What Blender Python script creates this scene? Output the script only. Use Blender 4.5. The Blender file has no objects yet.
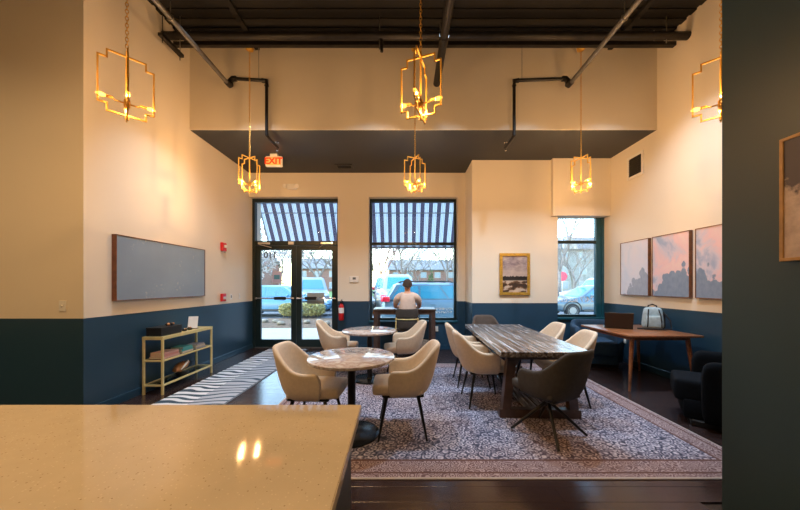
import bpy, bmesh, math, random
from mathutils import Vector, Matrix, Euler
PI = math.pi
R = math.radians
SC = bpy.context.scene
COL = SC.collection

# ------------------------------------------------------------------ camera
EYE = 1.43
cam_d = bpy.data.cameras.new('camera')
cam_d.sensor_width = 36.0
cam_d.lens = 296 / 800 * 36
cam_d.shift_x = -4 / 800
cam_d.shift_y = 30 / 800
cam_d.clip_start = 0.02
cam_d.clip_end = 500
cam = bpy.data.objects.new('camera', cam_d)
cam.location = (0, 0, EYE)
cam.rotation_euler = (PI / 2, 0, 0)
COL.objects.link(cam)
SC.camera = cam

# ------------------------------------------------------------------ world, sun, exposure
SKY_STRENGTH = 1.2
SUN_STRENGTH = 3.0
BULB_W = 13.0
DOWN_W = 44.0
COOL_FILL_W = 105.0
w = bpy.data.worlds.new('sky')
SC.world = w
w.use_nodes = True
nt = w.node_tree
bg = nt.nodes['Background']
sky = nt.nodes.new('ShaderNodeTexSky')
sky.sky_type = 'NISHITA'
sky.sun_disc = False
sky.sun_elevation = R(48)
sky.sun_rotation = R(-84)
sky.air_density = 1.6
sky.dust_density = 0.4
nt.links.new(sky.outputs[0], bg.inputs[0])
bg.inputs[1].default_value = SKY_STRENGTH
sun_d = bpy.data.lights.new('sun', 'SUN')
sun_d.energy = SUN_STRENGTH
sun_d.color = (1.0, 0.95, 0.86)
sun_d.angle = R(0.6)
sun = bpy.data.objects.new('sun', sun_d)
sdir = Vector((1.0, -0.10, -1.12)).normalized()
sun.rotation_euler = sdir.to_track_quat('-Z', 'Y').to_euler()
sun.location = (-20, 20, 30)
COL.objects.link(sun)
# sampling portals in the three glazed openings (they emit nothing, they only guide sky sampling)
for px_, py_, pz_, pw_, ph_ in ((-2.46, 6.90, 1.70, 1.95, 3.38), (0.205, 6.93, 1.99, 1.98, 2.78), (3.56, 6.92, 1.85, 1.0, 2.2)):
    pd = bpy.data.lights.new('sky_portal', 'AREA')
    pd.shape = 'RECTANGLE'
    pd.size, pd.size_y = pw_, ph_
    pd.cycles.is_portal = True
    po_ = bpy.data.objects.new('sky_portal', pd)
    po_.location = (px_, py_, pz_)
    po_.rotation_euler = (-PI / 2, 0, 0)
    COL.objects.link(po_)
SC.view_settings.view_transform = 'Standard'
SC.view_settings.look = 'None'
SC.view_settings.exposure = 0.12
SC.view_settings.gamma = 1.0
SC.view_settings.use_curve_mapping = False

# ------------------------------------------------------------------ materials
MATS = {}

def col4(c):
    return (c[0], c[1], c[2], 1.0)

def new_mat(name):
    m = bpy.data.materials.new(name)
    m.use_nodes = True
    MATS[name] = m
    return m, m.node_tree, m.node_tree.nodes['Principled BSDF']

def mat(name, color, rough=0.5, metal=0.0, noise=0.0, nscale=8.0, bump=0.0, bscale=60.0, spec=0.5, emit=None, estr=0.0, alpha=1.0, coat=0.0, sheen=0.0):
    """principled material with a little procedural colour variation and fine relief"""
    m, t, b = new_mat(name)
    b.inputs['Base Color'].default_value = col4(color)
    b.inputs['Roughness'].default_value = rough
    b.inputs['Metallic'].default_value = metal
    b.inputs['Specular IOR Level'].default_value = spec
    b.inputs['Coat Weight'].default_value = coat
    b.inputs['Coat Roughness'].default_value = 0.05
    b.inputs['Sheen Weight'].default_value = sheen
    if emit:
        b.inputs['Emission Color'].default_value = col4(emit)
        b.inputs['Emission Strength'].default_value = estr
    if noise or bump:
        tc = t.nodes.new('ShaderNodeTexCoord')
    if noise:
        n = t.nodes.new('ShaderNodeTexNoise')
        n.inputs['Scale'].default_value = nscale
        n.inputs['Detail'].default_value = 5
        t.links.new(tc.outputs['Object'], n.inputs['Vector'])
        r = t.nodes.new('ShaderNodeValToRGB')
        r.color_ramp.elements[0].position = 0.3
        r.color_ramp.elements[1].position = 0.7
        r.color_ramp.elements[0].color = col4([max(0, c * (1 - noise)) for c in color])
        r.color_ramp.elements[1].color = col4([min(1, c * (1 + noise)) for c in color])
        t.links.new(n.outputs['Fac'], r.inputs['Fac'])
        t.links.new(r.outputs['Color'], b.inputs['Base Color'])
    if bump:
        n2 = t.nodes.new('ShaderNodeTexNoise')
        n2.inputs['Scale'].default_value = bscale
        n2.inputs['Detail'].default_value = 3
        t.links.new(tc.outputs['Object'], n2.inputs['Vector'])
        bp = t.nodes.new('ShaderNodeBump')
        bp.inputs['Strength'].default_value = bump
        bp.inputs['Distance'].default_value = 0.01
        t.links.new(n2.outputs['Fac'], bp.inputs['Height'])
        t.links.new(bp.outputs['Normal'], b.inputs['Normal'])
    return m

class NB:
    """small node builder"""
    def __init__(s, t):
        s.t = t
    def n(s, typ, **kw):
        nd = s.t.nodes.new(typ)
        for k, v in kw.items():
            setattr(nd, k, v)
        return nd
    def set(s, sock, v):
        if hasattr(v, 'is_output') or isinstance(v, bpy.types.NodeSocket):
            s.t.links.new(v, sock)
        else:
            sock.default_value = v
    def math(s, op, a, b=0.0, c=None, clamp=False):
        nd = s.n('ShaderNodeMath', operation=op, use_clamp=clamp)
        s.set(nd.inputs[0], a)
        s.set(nd.inputs[1], b)
        if c is not None:
            s.set(nd.inputs[2], c)
        return nd.outputs[0]
    def mix(s, f, a, b):
        nd = s.n('ShaderNodeMix', data_type='RGBA')
        s.set(nd.inputs[0], f)
        s.set(nd.inputs[6], a if not isinstance(a, tuple) else col4(a))
        s.set(nd.inputs[7], b if not isinstance(b, tuple) else col4(b))
        return nd.outputs[2]
    def ramp(s, f, stops, interp='LINEAR'):
        nd = s.n('ShaderNodeValToRGB')
        cr = nd.color_ramp
        cr.interpolation = interp
        while len(cr.elements) < len(stops):
            cr.elements.new(0.5)
        for e, (p, c) in zip(cr.elements, stops):
            e.position = p
            e.color = col4(c) if not isinstance(c, (int, float)) else (c, c, c, 1)
        s.set(nd.inputs[0], f)
        return nd.outputs[0]
    def coords(s, kind='Object', scale=(1, 1, 1), loc=(0, 0, 0), rot=(0, 0, 0)):
        tc = s.n('ShaderNodeTexCoord')
        mp = s.n('ShaderNodeMapping')
        mp.inputs['Scale'].default_value = scale
        mp.inputs['Location'].default_value = loc
        mp.inputs['Rotation'].default_value = rot
        s.t.links.new(tc.outputs[kind], mp.inputs[0])
        return mp.outputs[0]
    def world(s):
        return s.n('ShaderNodeNewGeometry').outputs['Position']
    def xyz(s, v):
        nd = s.n('ShaderNodeSeparateXYZ')
        s.set(nd.inputs[0], v)
        return nd.outputs
    def noise(s, v, scale, detail=4, rough=0.5, dist=0.0):
        nd = s.n('ShaderNodeTexNoise')
        s.set(nd.inputs['Vector'], v)
        nd.inputs['Scale'].default_value = scale
        nd.inputs['Detail'].default_value = detail
        nd.inputs['Roughness'].default_value = rough
        nd.inputs['Distortion'].default_value = dist
        return nd.outputs['Fac']
    def voronoi(s, v, scale, feature='F1', out='Distance'):
        nd = s.n('ShaderNodeTexVoronoi', feature=feature)
        s.set(nd.inputs['Vector'], v)
        nd.inputs['Scale'].default_value = scale
        return nd.outputs[out]
    def bump(s, h, bsdf, strength=0.3, dist=0.01):
        bp = s.n('ShaderNodeBump')
        bp.inputs['Strength'].default_value = strength
        bp.inputs['Distance'].default_value = dist
        s.set(bp.inputs['Height'], h)
        s.t.links.new(bp.outputs[0], bsdf.inputs['Normal'])

BEIGE = (0.78, 0.71, 0.60)
NAVY = (0.017, 0.056, 0.105)

def wall_paint(name, upper, lower, zsplit=1.07):
    m, t, b = new_mat(name)
    k = NB(t)
    p = k.world()
    z = k.xyz(p)[2]
    low = k.math('LESS_THAN', z, zsplit)
    nz = k.noise(p, 1.2, 3)
    up = k.mix(nz, tuple(c * 0.96 for c in upper), tuple(min(1, c * 1.03) for c in upper))
    c = k.mix(low, up, lower)
    t.links.new(c, b.inputs['Base Color'])
    rr = k.math('MULTIPLY_ADD', low, -0.24, 0.62)
    t.links.new(rr, b.inputs['Roughness'])
    k.bump(k.noise(p, 130, 2), b, 0.06, 0.005)
    return m

wall_paint('two_tone_paint', BEIGE, NAVY)
mat('beige_paint', BEIGE, 0.62, noise=0.03, nscale=1.2, bump=0.05, bscale=130)
mat('partition_paint', (0.028, 0.060, 0.082), 0.42, noise=0.05, nscale=1.2, bump=0.05, bscale=130)
mat('soffit_paint', (0.040, 0.043, 0.048), 0.6, bump=0.05, bscale=130)
mat('deck_paint', (0.0055, 0.0045, 0.004), 0.8, noise=0.2, nscale=3, bump=0.2, bscale=20)
mat('baseboard_navy', (0.018, 0.060, 0.110), 0.3)
mat('white_trim', (0.80, 0.78, 0.74), 0.45, bump=0.03)
mat('frame_black', (0.008, 0.020, 0.022), 0.35, noise=0.2, nscale=6)
mat('frame_teal', (0.010, 0.085, 0.13), 0.35, noise=0.2, nscale=6)
mat('chrome', (0.75, 0.75, 0.75), 0.18, 1.0)
mat('black_plastic', (0.012, 0.012, 0.013), 0.4)
mat('black_metal', (0.010, 0.010, 0.011), 0.35, 0.3)
mat('pipe_black', (0.020, 0.018, 0.018), 0.38, 0.4, noise=0.3, nscale=10)
mat('pipe_grey', (0.16, 0.155, 0.15), 0.4, 0.6, noise=0.2, nscale=10)
mat('steel_rod', (0.45, 0.43, 0.40), 0.35, 0.9)
mat('gold', (0.80, 0.46, 0.09), 0.3, 0.65, noise=0.1, nscale=20)
mat('brass_pale', (0.80, 0.66, 0.30), 0.4, 0.3, noise=0.08, nscale=15)
mat('gold_frame', (0.62, 0.38, 0.07), 0.4, 0.6, noise=0.2, nscale=30, bump=0.2)
mat('walnut_frame', (0.17, 0.060, 0.022), 0.45, noise=0.3, nscale=14)
mat('gold_wood_frame', (0.46, 0.26, 0.09), 0.45, noise=0.2, nscale=14)
mat('fabric_beige', (0.60, 0.49, 0.375), 0.85, noise=0.06, nscale=40, bump=0.25, bscale=350, sheen=0.25)
mat('fabric_grey', (0.050, 0.046, 0.044), 0.9, noise=0.12, nscale=30, bump=0.3, bscale=350)
mat('fabric_brown', (0.075, 0.055, 0.045), 0.85, noise=0.12, nscale=30, bump=0.3, bscale=350)
mat('fabric_navy', (0.0035, 0.006, 0.010), 0.9, spec=0.12, noise=0.15, nscale=30, bump=0.3, bscale=300)
mat('fabric_blue', (0.012, 0.05, 0.11), 0.8, noise=0.15, nscale=30, bump=0.3, bscale=300)
mat('red_enamel', (0.60, 0.015, 0.02), 0.3)
mat('white_plastic', (0.80, 0.79, 0.76), 0.4)
mat('wood_dark_desk', (0.070, 0.042, 0.034), 0.35, noise=0.25, nscale=12)
mat('laptop_shell', (0.055, 0.045, 0.042), 0.35, 0.5)
mat('screen_dark', (0.02, 0.025, 0.03), 0.15)
mat('pack_blue', (0.36, 0.48, 0.55), 0.8, noise=0.15, nscale=20, bump=0.3, bscale=200)
mat('pack_black', (0.012, 0.013, 0.016), 0.8, bump=0.3, bscale=200)
mat('skin', (0.60, 0.34, 0.24), 0.55)
mat('hair_brown', (0.05, 0.035, 0.028), 0.8, bump=0.6, bscale=120)
mat('shirt', (0.62, 0.52, 0.47), 0.9, noise=0.05, nscale=20, bump=0.2, bscale=60)
mat('trousers', (0.03, 0.04, 0.06), 0.9, bump=0.2, bscale=60)
mat('shoe', (0.02, 0.02, 0.02), 0.6)
mat('eye', (0.04, 0.03, 0.02), 0.2)
mat('counter_base', (0.030, 0.038, 0.048), 0.5)
mat('asphalt', (0.10, 0.11, 0.125), 0.9, noise=0.15, nscale=1.5, bump=0.3, bscale=50)
mat('pavement', (0.30, 0.285, 0.27), 0.9, noise=0.06, nscale=3, bump=0.2, bscale=50)
mat('lawn_base', (0.07, 0.14, 0.025), 0.9, noise=0.25, nscale=2)
mat('mulch', (0.11, 0.065, 0.035), 0.95, noise=0.5, nscale=12, bump=0.8, bscale=25)
mat('rock', (0.22, 0.18, 0.13), 0.9, noise=0.3, nscale=6, bump=0.6, bscale=12)
mat('hedge_leaf', (0.36, 0.32, 0.12), 0.7, noise=0.4, nscale=9)
mat('twig', (0.14, 0.11, 0.09), 0.9)
mat('bark', (0.19, 0.165, 0.15), 0.9, noise=0.3, nscale=4)
mat('bark_red', (0.30, 0.17, 0.14), 0.9, noise=0.3, nscale=4)
mat('bud_pink', (0.42, 0.24, 0.24), 0.8, noise=0.15, nscale=5)
mat('blossom', (0.50, 0.48, 0.48), 0.8, noise=0.1, nscale=5)
mat('evergreen', (0.07, 0.13, 0.04), 0.8, noise=0.4, nscale=5)
mat('tyre', (0.015, 0.015, 0.016), 0.8)
mat('rim', (0.20, 0.22, 0.24), 0.4, 0.5)
mat('tail_red', (0.75, 0.02, 0.05), 0.15)
mat('car_trim', (0.03, 0.033, 0.036), 0.5)
mat('car_glass', (0.05, 0.19, 0.26), 0.05, spec=0.8)
mat('car_glass_cyan', (0.03, 0.22, 0.34), 0.08, spec=0.8)
mat('head_lamp', (0.75, 0.78, 0.8), 0.1)
for nm, c in (('car_blue', (0.06, 0.20, 0.32)), ('car_steel', (0.10, 0.19, 0.27)), ('car_white', (0.28, 0.30, 0.32)), ('car_navy', (0.06, 0.11, 0.15)), ('car_dark', (0.025, 0.042, 0.05)), ('car_silver', (0.22, 0.25, 0.28))):
    mat(nm, c, 0.3, 0.15, coat=0.6)
mat('brick_far', (0.22, 0.12, 0.10), 0.9, noise=0.2, nscale=3)
mat('stone_far', (0.25, 0.25, 0.25), 0.9, noise=0.2, nscale=2)
mat('roof_far', (0.15, 0.155, 0.16), 0.9, noise=0.2, nscale=2)
mat('far_glass', (0.20, 0.26, 0.32), 0.2)
mat('sign_red', (0.70, 0.05, 0.10), 0.5)
mat('sign_blue', (0.10, 0.35, 0.55), 0.5)
mat('paper_white', (0.80, 0.82, 0.86), 0.7)
mat('paper_lavender', (0.55, 0.55, 0.80), 0.7)
mat('paper_grey', (0.36, 0.40, 0.40), 0.6)
mat('decal_dark', (0.10, 0.12, 0.13), 0.6)
mat('decal_white', (0.85, 0.87, 0.88), 0.7)
mat('cardboard', (0.45, 0.40, 0.36), 0.9, noise=0.45, nscale=22)
mat('book_pink', (0.62, 0.27, 0.25), 0.6)
mat('book_rose', (0.62, 0.38, 0.36), 0.6)
mat('book_teal', (0.07, 0.36, 0.42), 0.6)
mat('book_grey', (0.36, 0.37, 0.46), 0.6)
mat('book_cream', (0.60, 0.55, 0.48), 0.6)
mat('page', (0.78, 0.73, 0.64), 0.9, noise=0.1, nscale=90)
mat('agate', (0.33, 0.15, 0.05), 0.3, noise=0.8, nscale=9)
mat('exit_face', (0.80, 0.40, 0.16), 0.4, emit=(1.0, 0.34, 0.08), estr=0.7)
mat('exit_letter', (0.7, 0.04, 0.005), 0.4, emit=(1.0, 0.05, 0.0), estr=0.55)
mat('hall_glass', (0.9, 0.9, 0.9), 0.1)
mat('table_base', (0.012, 0.016, 0.020), 0.22, 0.5)

# wooden floor plank
m, t, b = new_mat('plank_wood')
k = NB(t)
p = k.world()
v = k.n('ShaderNodeMapping')
v.inputs['Scale'].default_value = (0.8, 9, 1)
t.links.new(p, v.inputs[0])
g = k.noise(v.outputs[0], 3.5, 6, 0.6)
oi = k.n('ShaderNodeObjectInfo').outputs['Random']
base = k.mix(oi, (0.017, 0.010, 0.011), (0.030, 0.017, 0.017))
c = k.mix(g, base, (0.042, 0.025, 0.023))
t.links.new(c, b.inputs['Base Color'])
t.links.new(k.math('MULTIPLY_ADD', g, 0.14, 0.13), b.inputs['Roughness'])
b.inputs['Specular IOR Level'].default_value = 0.8
k.bump(g, b, 0.12, 0.003)
mat('subfloor', (0.02, 0.013, 0.011), 0.5)

# quartz counter
m, t, b = new_mat('quartz')
k = NB(t)
p = k.world()
d1 = k.voronoi(p, 75)
d2 = k.voronoi(p, 85)
rnd = k.n('ShaderNodeTexVoronoi')
rnd.inputs['Scale'].default_value = 85
t.links.new(p, rnd.inputs['Vector'])
dark = k.math('MULTIPLY', k.math('LESS_THAN', d2, 0.17), k.math('GREATER_THAN', k.xyz(rnd.outputs['Color'])[0], 0.72))
light = k.math('LESS_THAN', d1, 0.16)
nz = k.noise(p, 14, 4)
c = k.mix(nz, (0.50, 0.435, 0.34), (0.57, 0.50, 0.40))
c = k.mix(k.math('MULTIPLY', light, 0.35), c, (0.80, 0.74, 0.62))
c = k.mix(k.math('MULTIPLY', dark, 0.75), c, (0.24, 0.18, 0.12))
t.links.new(c, b.inputs['Base Color'])
b.inputs['Roughness'].default_value = 0.05

# marble table top
m, t, b = new_mat('marble')
k = NB(t)
p = k.coords('Object')
n1 = k.noise(p, 4, 6, 0.6, 2.2)
vein = k.ramp(n1, [(0.40, (0.50, 0.45, 0.43)), (0.49, (0.36, 0.28, 0.25)), (0.53, (0.48, 0.43, 0.41)), (0.62, (0.58, 0.56, 0.55))])
t.links.new(vein, b.inputs['Base Color'])
b.inputs['Roughness'].default_value = 0.10
mat('marble_edge', (0.55, 0.42, 0.34), 0.3, noise=0.2, nscale=10)

# wide weathered table boards, pale streaks brightened to carry a bluish window sheen
m, t, b = new_mat('table_wood')
k = NB(t)
p = k.coords('Object', scale=(14, 1.0, 14))
oi = k.n('ShaderNodeObjectInfo').outputs['Random']
off = k.n('ShaderNodeVectorMath', operation='ADD')
t.links.new(p, off.inputs[0])
cmb = k.n('ShaderNodeCombineXYZ')
t.links.new(k.math('MULTIPLY', oi, 37.0), cmb.inputs[0])
t.links.new(k.math('MULTIPLY', oi, 11.0), cmb.inputs[1])
t.links.new(cmb.outputs[0], off.inputs[1])
g = k.noise(off.outputs[0], 2.2, 8, 0.62, 0.6)
c = k.ramp(g, [(0.34, (0.022, 0.017, 0.016)), (0.46, (0.10, 0.078, 0.070)), (0.57, (0.20, 0.185, 0.19)), (0.68, (0.50, 0.50, 0.53))])
t.links.new(c, b.inputs['Base Color'])
b.inputs['Roughness'].default_value = 0.2
b.inputs['Specular IOR Level'].default_value = 0.8
k.bump(g, b, 0.25, 0.005)

# warm mid-century desk wood
m, t, b = new_mat('teak')
k = NB(t)
p = k.coords('Object', scale=(10, 1.2, 10))
g = k.noise(p, 3, 6, 0.6, 0.5)
c = k.ramp(g, [(0.3, (0.16, 0.058, 0.024)), (0.7, (0.34, 0.140, 0.060))])
t.links.new(c, b.inputs['Base Color'])
b.inputs['Roughness'].default_value = 0.3

# large persian rug (local x across, y deep)
RX0, RX1, RY0, RY1 = -1.50, 2.79, 2.17, 5.35
m, t, b = new_mat('persian_rug')
k = NB(t)
p = k.world()
xx, yy, _ = k.xyz(p)
ring = k.math('SINE', k.math('MULTIPLY', k.voronoi(p, 15), 19.0))
edge = k.voronoi(p, 15, 'DISTANCE_TO_EDGE')
fine = k.voronoi(p, 44)
pat = k.math('MULTIPLY_ADD', ring, 0.30, 0.42)
pat = k.math('ADD', pat, k.math('MULTIPLY', k.math('LESS_THAN', edge, 0.055), -0.35))
pat = k.math('ADD', pat, k.math('MULTIPLY_ADD', fine, 0.8, -0.30))
worn = k.noise(p, 2.1, 5, 0.65)
pat = k.math('ADD', pat, k.math('MULTIPLY_ADD', worn, 0.9, -0.45), clamp=True)
field = k.ramp(pat, [(0.0, (0.042, 0.048, 0.080)), (0.35, (0.13, 0.125, 0.18)), (0.6, (0.28, 0.265, 0.34)), (1.0, (0.54, 0.51, 0.59))])
warm = k.ramp(pat, [(0.0, (0.085, 0.045, 0.040)), (0.4, (0.22, 0.125, 0.105)), (1.0, (0.55, 0.42, 0.36))])
field = k.mix(k.ramp(k.noise(p, 0.9, 3), [(0.45, 0.0), (0.65, 0.7)]), field, warm)
dx = k.math('MINIMUM', k.math('SUBTRACT', xx, RX0), k.math('SUBTRACT', RX1, xx))
dy = k.math('MINIMUM', k.math('SUBTRACT', yy, RY0), k.math('SUBTRACT', RY1, yy))
de = k.math('MINIMUM', dx, dy)
inb = k.math('LESS_THAN', de, 0.23)
bpat = k.math('MULTIPLY_ADD', k.math('SINE', k.math('MULTIPLY', k.voronoi(p, 19), 24)), 0.4, 0.45)
bcol = k.ramp(bpat, [(0.0, (0.11, 0.065, 0.072)), (0.5, (0.27, 0.19, 0.20)), (1.0, (0.46, 0.38, 0.40))])
c = k.mix(inb, field, bcol)
line = k.math('LESS_THAN', k.math('ABSOLUTE', k.math('SUBTRACT', de, 0.23)), 0.012)
line2 = k.math('LESS_THAN', k.math('ABSOLUTE', k.math('SUBTRACT', de, 0.07)), 0.010)
c = k.mix(k.math('MAXIMUM', line, line2), c, (0.13, 0.070, 0.065))
c = k.mix(k.math('LESS_THAN', de, 0.018), c, (0.42, 0.36, 0.34))
t.links.new(c, b.inputs['Base Color'])
b.inputs['Roughness'].default_value = 0.95
b.inputs['Specular IOR Level'].default_value = 0.15
k.bump(k.noise(p, 220, 2), b, 0.5, 0.01)

# zebra runner
m, t, b = new_mat('zebra_runner')
k = NB(t)
p = k.world()
xx, yy, _ = k.xyz(p)
wv = k.n('ShaderNodeTexWave', wave_type='BANDS', bands_direction='Y')
wv.inputs['Scale'].default_value = 2.3
wv.inputs['Distortion'].default_value = 6.5
wv.inputs['Detail'].default_value = 0.6
wv.inputs['Detail Scale'].default_value = 1.1
mp = k.n('ShaderNodeMapping')
mp.inputs['Scale'].default_value = (0.8, 1.1, 1)
t.links.new(p, mp.inputs[0])
t.links.new(mp.outputs[0], wv.inputs[0])
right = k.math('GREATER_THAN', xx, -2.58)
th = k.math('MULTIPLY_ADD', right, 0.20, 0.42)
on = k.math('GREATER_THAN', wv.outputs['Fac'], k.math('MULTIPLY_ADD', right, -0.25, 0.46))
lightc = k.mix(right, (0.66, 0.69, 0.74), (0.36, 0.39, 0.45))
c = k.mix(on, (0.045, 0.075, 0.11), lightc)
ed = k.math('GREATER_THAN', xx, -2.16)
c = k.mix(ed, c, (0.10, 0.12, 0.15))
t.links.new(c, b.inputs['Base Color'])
b.inputs['Roughness'].default_value = 0.9
b.inputs['Specular IOR Level'].default_value = 0.2
k.bump(k.noise(p, 220, 2), b, 0.4, 0.01)

# window glass: clear with a faint fresnel mirror
m = bpy.data.materials.new('pane_glass')
m.use_nodes = True
MATS['pane_glass'] = m
t = m.node_tree
t.nodes.clear()
k = NB(t)
o = k.n('ShaderNodeOutputMaterial')
tr = k.n('ShaderNodeBsdfTransparent')
tr.inputs[0].default_value = (0.93, 0.98, 1.0, 1)
gl = k.n('ShaderNodeBsdfGlossy')
gl.inputs['Roughness'].default_value = 0.02
fr = k.n('ShaderNodeFresnel')
fr.inputs[0].default_value = 1.45
ms = k.n('ShaderNodeMixShader')
t.links.new(fr.outputs[0], ms.inputs[0])
t.links.new(tr.outputs[0], ms.inputs[1])
t.links.new(gl.outputs[0], ms.inputs[2])
t.links.new(ms.outputs[0], o.inputs[0])

# lamp bulb: clear glass that glows amber round its filament
m = bpy.data.materials.new('bulb_glass')
m.use_nodes = True
MATS['bulb_glass'] = m
t = m.node_tree
t.nodes.clear()
k = NB(t)
o = k.n('ShaderNodeOutputMaterial')
tr = k.n('ShaderNodeBsdfTransparent')
em = k.n('ShaderNodeEmission')
em.inputs[0].default_value = (1.0, 0.42, 0.05, 1)
em.inputs[1].default_value = 2.2
ad = k.n('ShaderNodeAddShader')
t.links.new(tr.outputs[0], ad.inputs[0])
t.links.new(em.outputs[0], ad.inputs[1])
t.links.new(ad.outputs[0], o.inputs[0])

# striped awning cloth, sun shining through
m = bpy.data.materials.new('awning_cloth')
m.use_nodes = True
MATS['awning_cloth'] = m
t = m.node_tree
t.nodes.clear()
k = NB(t)
o = k.n('ShaderNodeOutputMaterial')
x = k.xyz(k.coords('Object'))[0]
fr_ = k.math('FRACT', k.math('MULTIPLY', x, 1 / 0.20))
c = k.ramp(fr_, [(0.0, (0.050, 0.044, 0.066)), (0.50, (0.36, 0.41, 0.46)), (0.62, (0.19, 0.21, 0.25)), (0.68, (0.36, 0.41, 0.46)), (0.81, (0.19, 0.21, 0.25)), (0.87, (0.36, 0.41, 0.46))], 'CONSTANT')
df = k.n('ShaderNodeBsdfDiffuse')
tl = k.n('ShaderNodeBsdfTranslucent')
t.links.new(c, df.inputs[0])
t.links.new(c, tl.inputs[0])
ms = k.n('ShaderNodeMixShader')
ms.inputs[0].default_value = 0.62
t.links.new(df.outputs[0], ms.inputs[1])
t.links.new(tl.outputs[0], ms.inputs[2])
t.links.new(ms.outputs[0], o.inputs[0])

# paintings -------------------------------------------------------------
def tree_print(name, stops, sky_stops, seed):
    """flat print: pastel sky above a dusk tree line; local x in -0.5..0.5, z 0..1 (scaled by size)"""
    m, t, b = new_mat(name)
    k = NB(t)
    p = k.coords('Generated')
    x, _, z = k.xyz(p)
    sh = k.n('ShaderNodeVectorMath', operation='ADD')
    t.links.new(p, sh.inputs[0])
    sh.inputs[1].default_value = (seed * 3.7, 0, seed * 1.3)
    n1 = k.math('ADD', k.math('MULTIPLY', k.noise(sh.outputs[0], 16, 5, 0.7), 0.45), k.math('MULTIPLY_ADD', k.voronoi(sh.outputs[0], 6.5), -0.9, 0.62))
    n2 = k.noise(sh.outputs[0], 2.2, 4, 0.55, 0.6)
    hgt = k.ramp(x, [(a, h) for a, h in stops], 'B_SPLINE')
    top = k.math('ADD', hgt, k.math('MULTIPLY_ADD', n1, 0.42, -0.20))
    msk = k.ramp(k.math('SUBTRACT', top, z), [(0.0, 0.0), (0.03, 1.0)])
    skyc = k.ramp(k.math('ADD', n2, k.math('MULTIPLY_ADD', x, 0.15, -0.07)), sky_stops)
    n1 = k.noise(sh.outputs[0], 11, 5, 0.6)
    treec = k.mix(n1, (0.13, 0.20, 0.33), (0.30, 0.38, 0.52)) if seed > 1 else k.mix(n1, (0.26, 0.31, 0.42), (0.44, 0.49, 0.60))
    t.links.new(k.mix(msk, skyc, treec), b.inputs['Base Color'])
    b.inputs['Roughness'].default_value = 0.55
    return m
PINK = [(0.34, (0.36, 0.43, 0.62)), (0.44, (0.62, 0.58, 0.70)), (0.55, (0.80, 0.56, 0.60)), (0.75, (0.82, 0.66, 0.64))]
PALE = [(0.30, (0.60, 0.66, 0.80)), (0.5, (0.70, 0.71, 0.82)), (0.75, (0.78, 0.70, 0.78))]
tree_print('print_pale_tree', [(0.0, 0.02), (0.35, 0.20), (0.6, 0.42), (0.9, 0.55)], PALE, 1)
tree_print('print_big_tree', [(0.0, 0.05), (0.16, 0.18), (0.42, 0.42), (0.75, 0.56), (1.0, 0.42)], PINK, 2)
tree_print('print_pink_sky', [(0.0, 0.48), (0.3, 0.40), (0.5, 0.20), (0.75, 0.40), (1.0, 0.36)], PINK, 4)
# bluish grey panel with a few pale flecks
m, t, b = new_mat('print_grey_blue')
k = NB(t)
p = k.coords('Generated', scale=(2, 1, 1))
x, _, z = k.xyz(k.coords('Generated'))
n0 = k.noise(p, 1.6, 4)
fl = k.math('MULTIPLY', k.ramp(k.noise(p, 16, 6, 0.7), [(0.56, 0.0), (0.66, 1.0)]), k.ramp(k.noise(p, 2.6, 2), [(0.56, 0.0), (0.66, 1.0)]))
c = k.mix(n0, (0.20, 0.27, 0.36), (0.29, 0.37, 0.47))
c = k.mix(k.math('MULTIPLY', fl, 0.75), c, (0.68, 0.64, 0.55))
t.links.new(c, b.inputs['Base Color'])
b.inputs['Roughness'].default_value = 0.35
# river landscape
m, t, b = new_mat('print_river')
k = NB(t)
p = k.coords('Generated', scale=(1, 1, 1))
x, _, z = k.xyz(p)
ps = k.coords('Generated', scale=(1.2, 1, 3.2))
n1 = k.noise(ps, 3.0, 5, 0.6, 0.4)
skyc = k.ramp(n1, [(0.3, (0.19, 0.13, 0.16)), (0.5, (0.36, 0.28, 0.28)), (0.7, (0.55, 0.44, 0.38))])
skyc = k.mix(k.ramp(z, [(0.45, 0.8), (0.75, 0.0)]), skyc, (0.55, 0.44, 0.38))
rv = k.math('ADD', k.noise(ps, 2.4, 3, 0.5), k.math('MULTIPLY_ADD', z, 0.0, 0.0))
river = k.ramp(rv, [(0.44, (0.050, 0.028, 0.018)), (0.50, (0.20, 0.10, 0.05)), (0.54, (0.52, 0.42, 0.34)), (0.7, (0.60, 0.52, 0.44))])
tl_ = k.math('ADD', 0.415, k.math('MULTIPLY_ADD', k.noise(p, 13, 4, 0.6), 0.16, -0.05))
below = k.ramp(k.math('SUBTRACT', tl_, z), [(0.0, 0.0), (0.012, 1.0)])
c = k.mix(below, skyc, (0.020, 0.016, 0.018))
c = k.mix(k.ramp(k.math('SUBTRACT', 0.34, z), [(0.0, 0.0), (0.03, 1.0)]), c, river)
t.links.new(c, b.inputs['Base Color'])
b.inputs['Roughness'].default_value = 0.5
# cloud painting
m, t, b = new_mat('print_clouds')
k = NB(t)
p = k.coords('Generated')
x, _, z = k.xyz(p)
n1 = k.noise(p, 3.2, 6, 0.6, 0.3)
f = k.math('ADD', k.math('MULTIPLY_ADD', n1, 0.8, -0.4), k.math('SUBTRACT', 0.62, z))
cl = k.ramp(k.noise(p, 7, 5, 0.6), [(0.3, (0.40, 0.29, 0.26)), (0.7, (0.75, 0.62, 0.56))])
c = k.mix(k.ramp(f, [(0.0, 0.0), (0.06, 1.0)]), (0.085, 0.070, 0.095), cl)
t.links.new(c, b.inputs['Base Color'])
b.inputs['Roughness'].default_value = 0.5

def M(n):
    return MATS[n]

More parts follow.
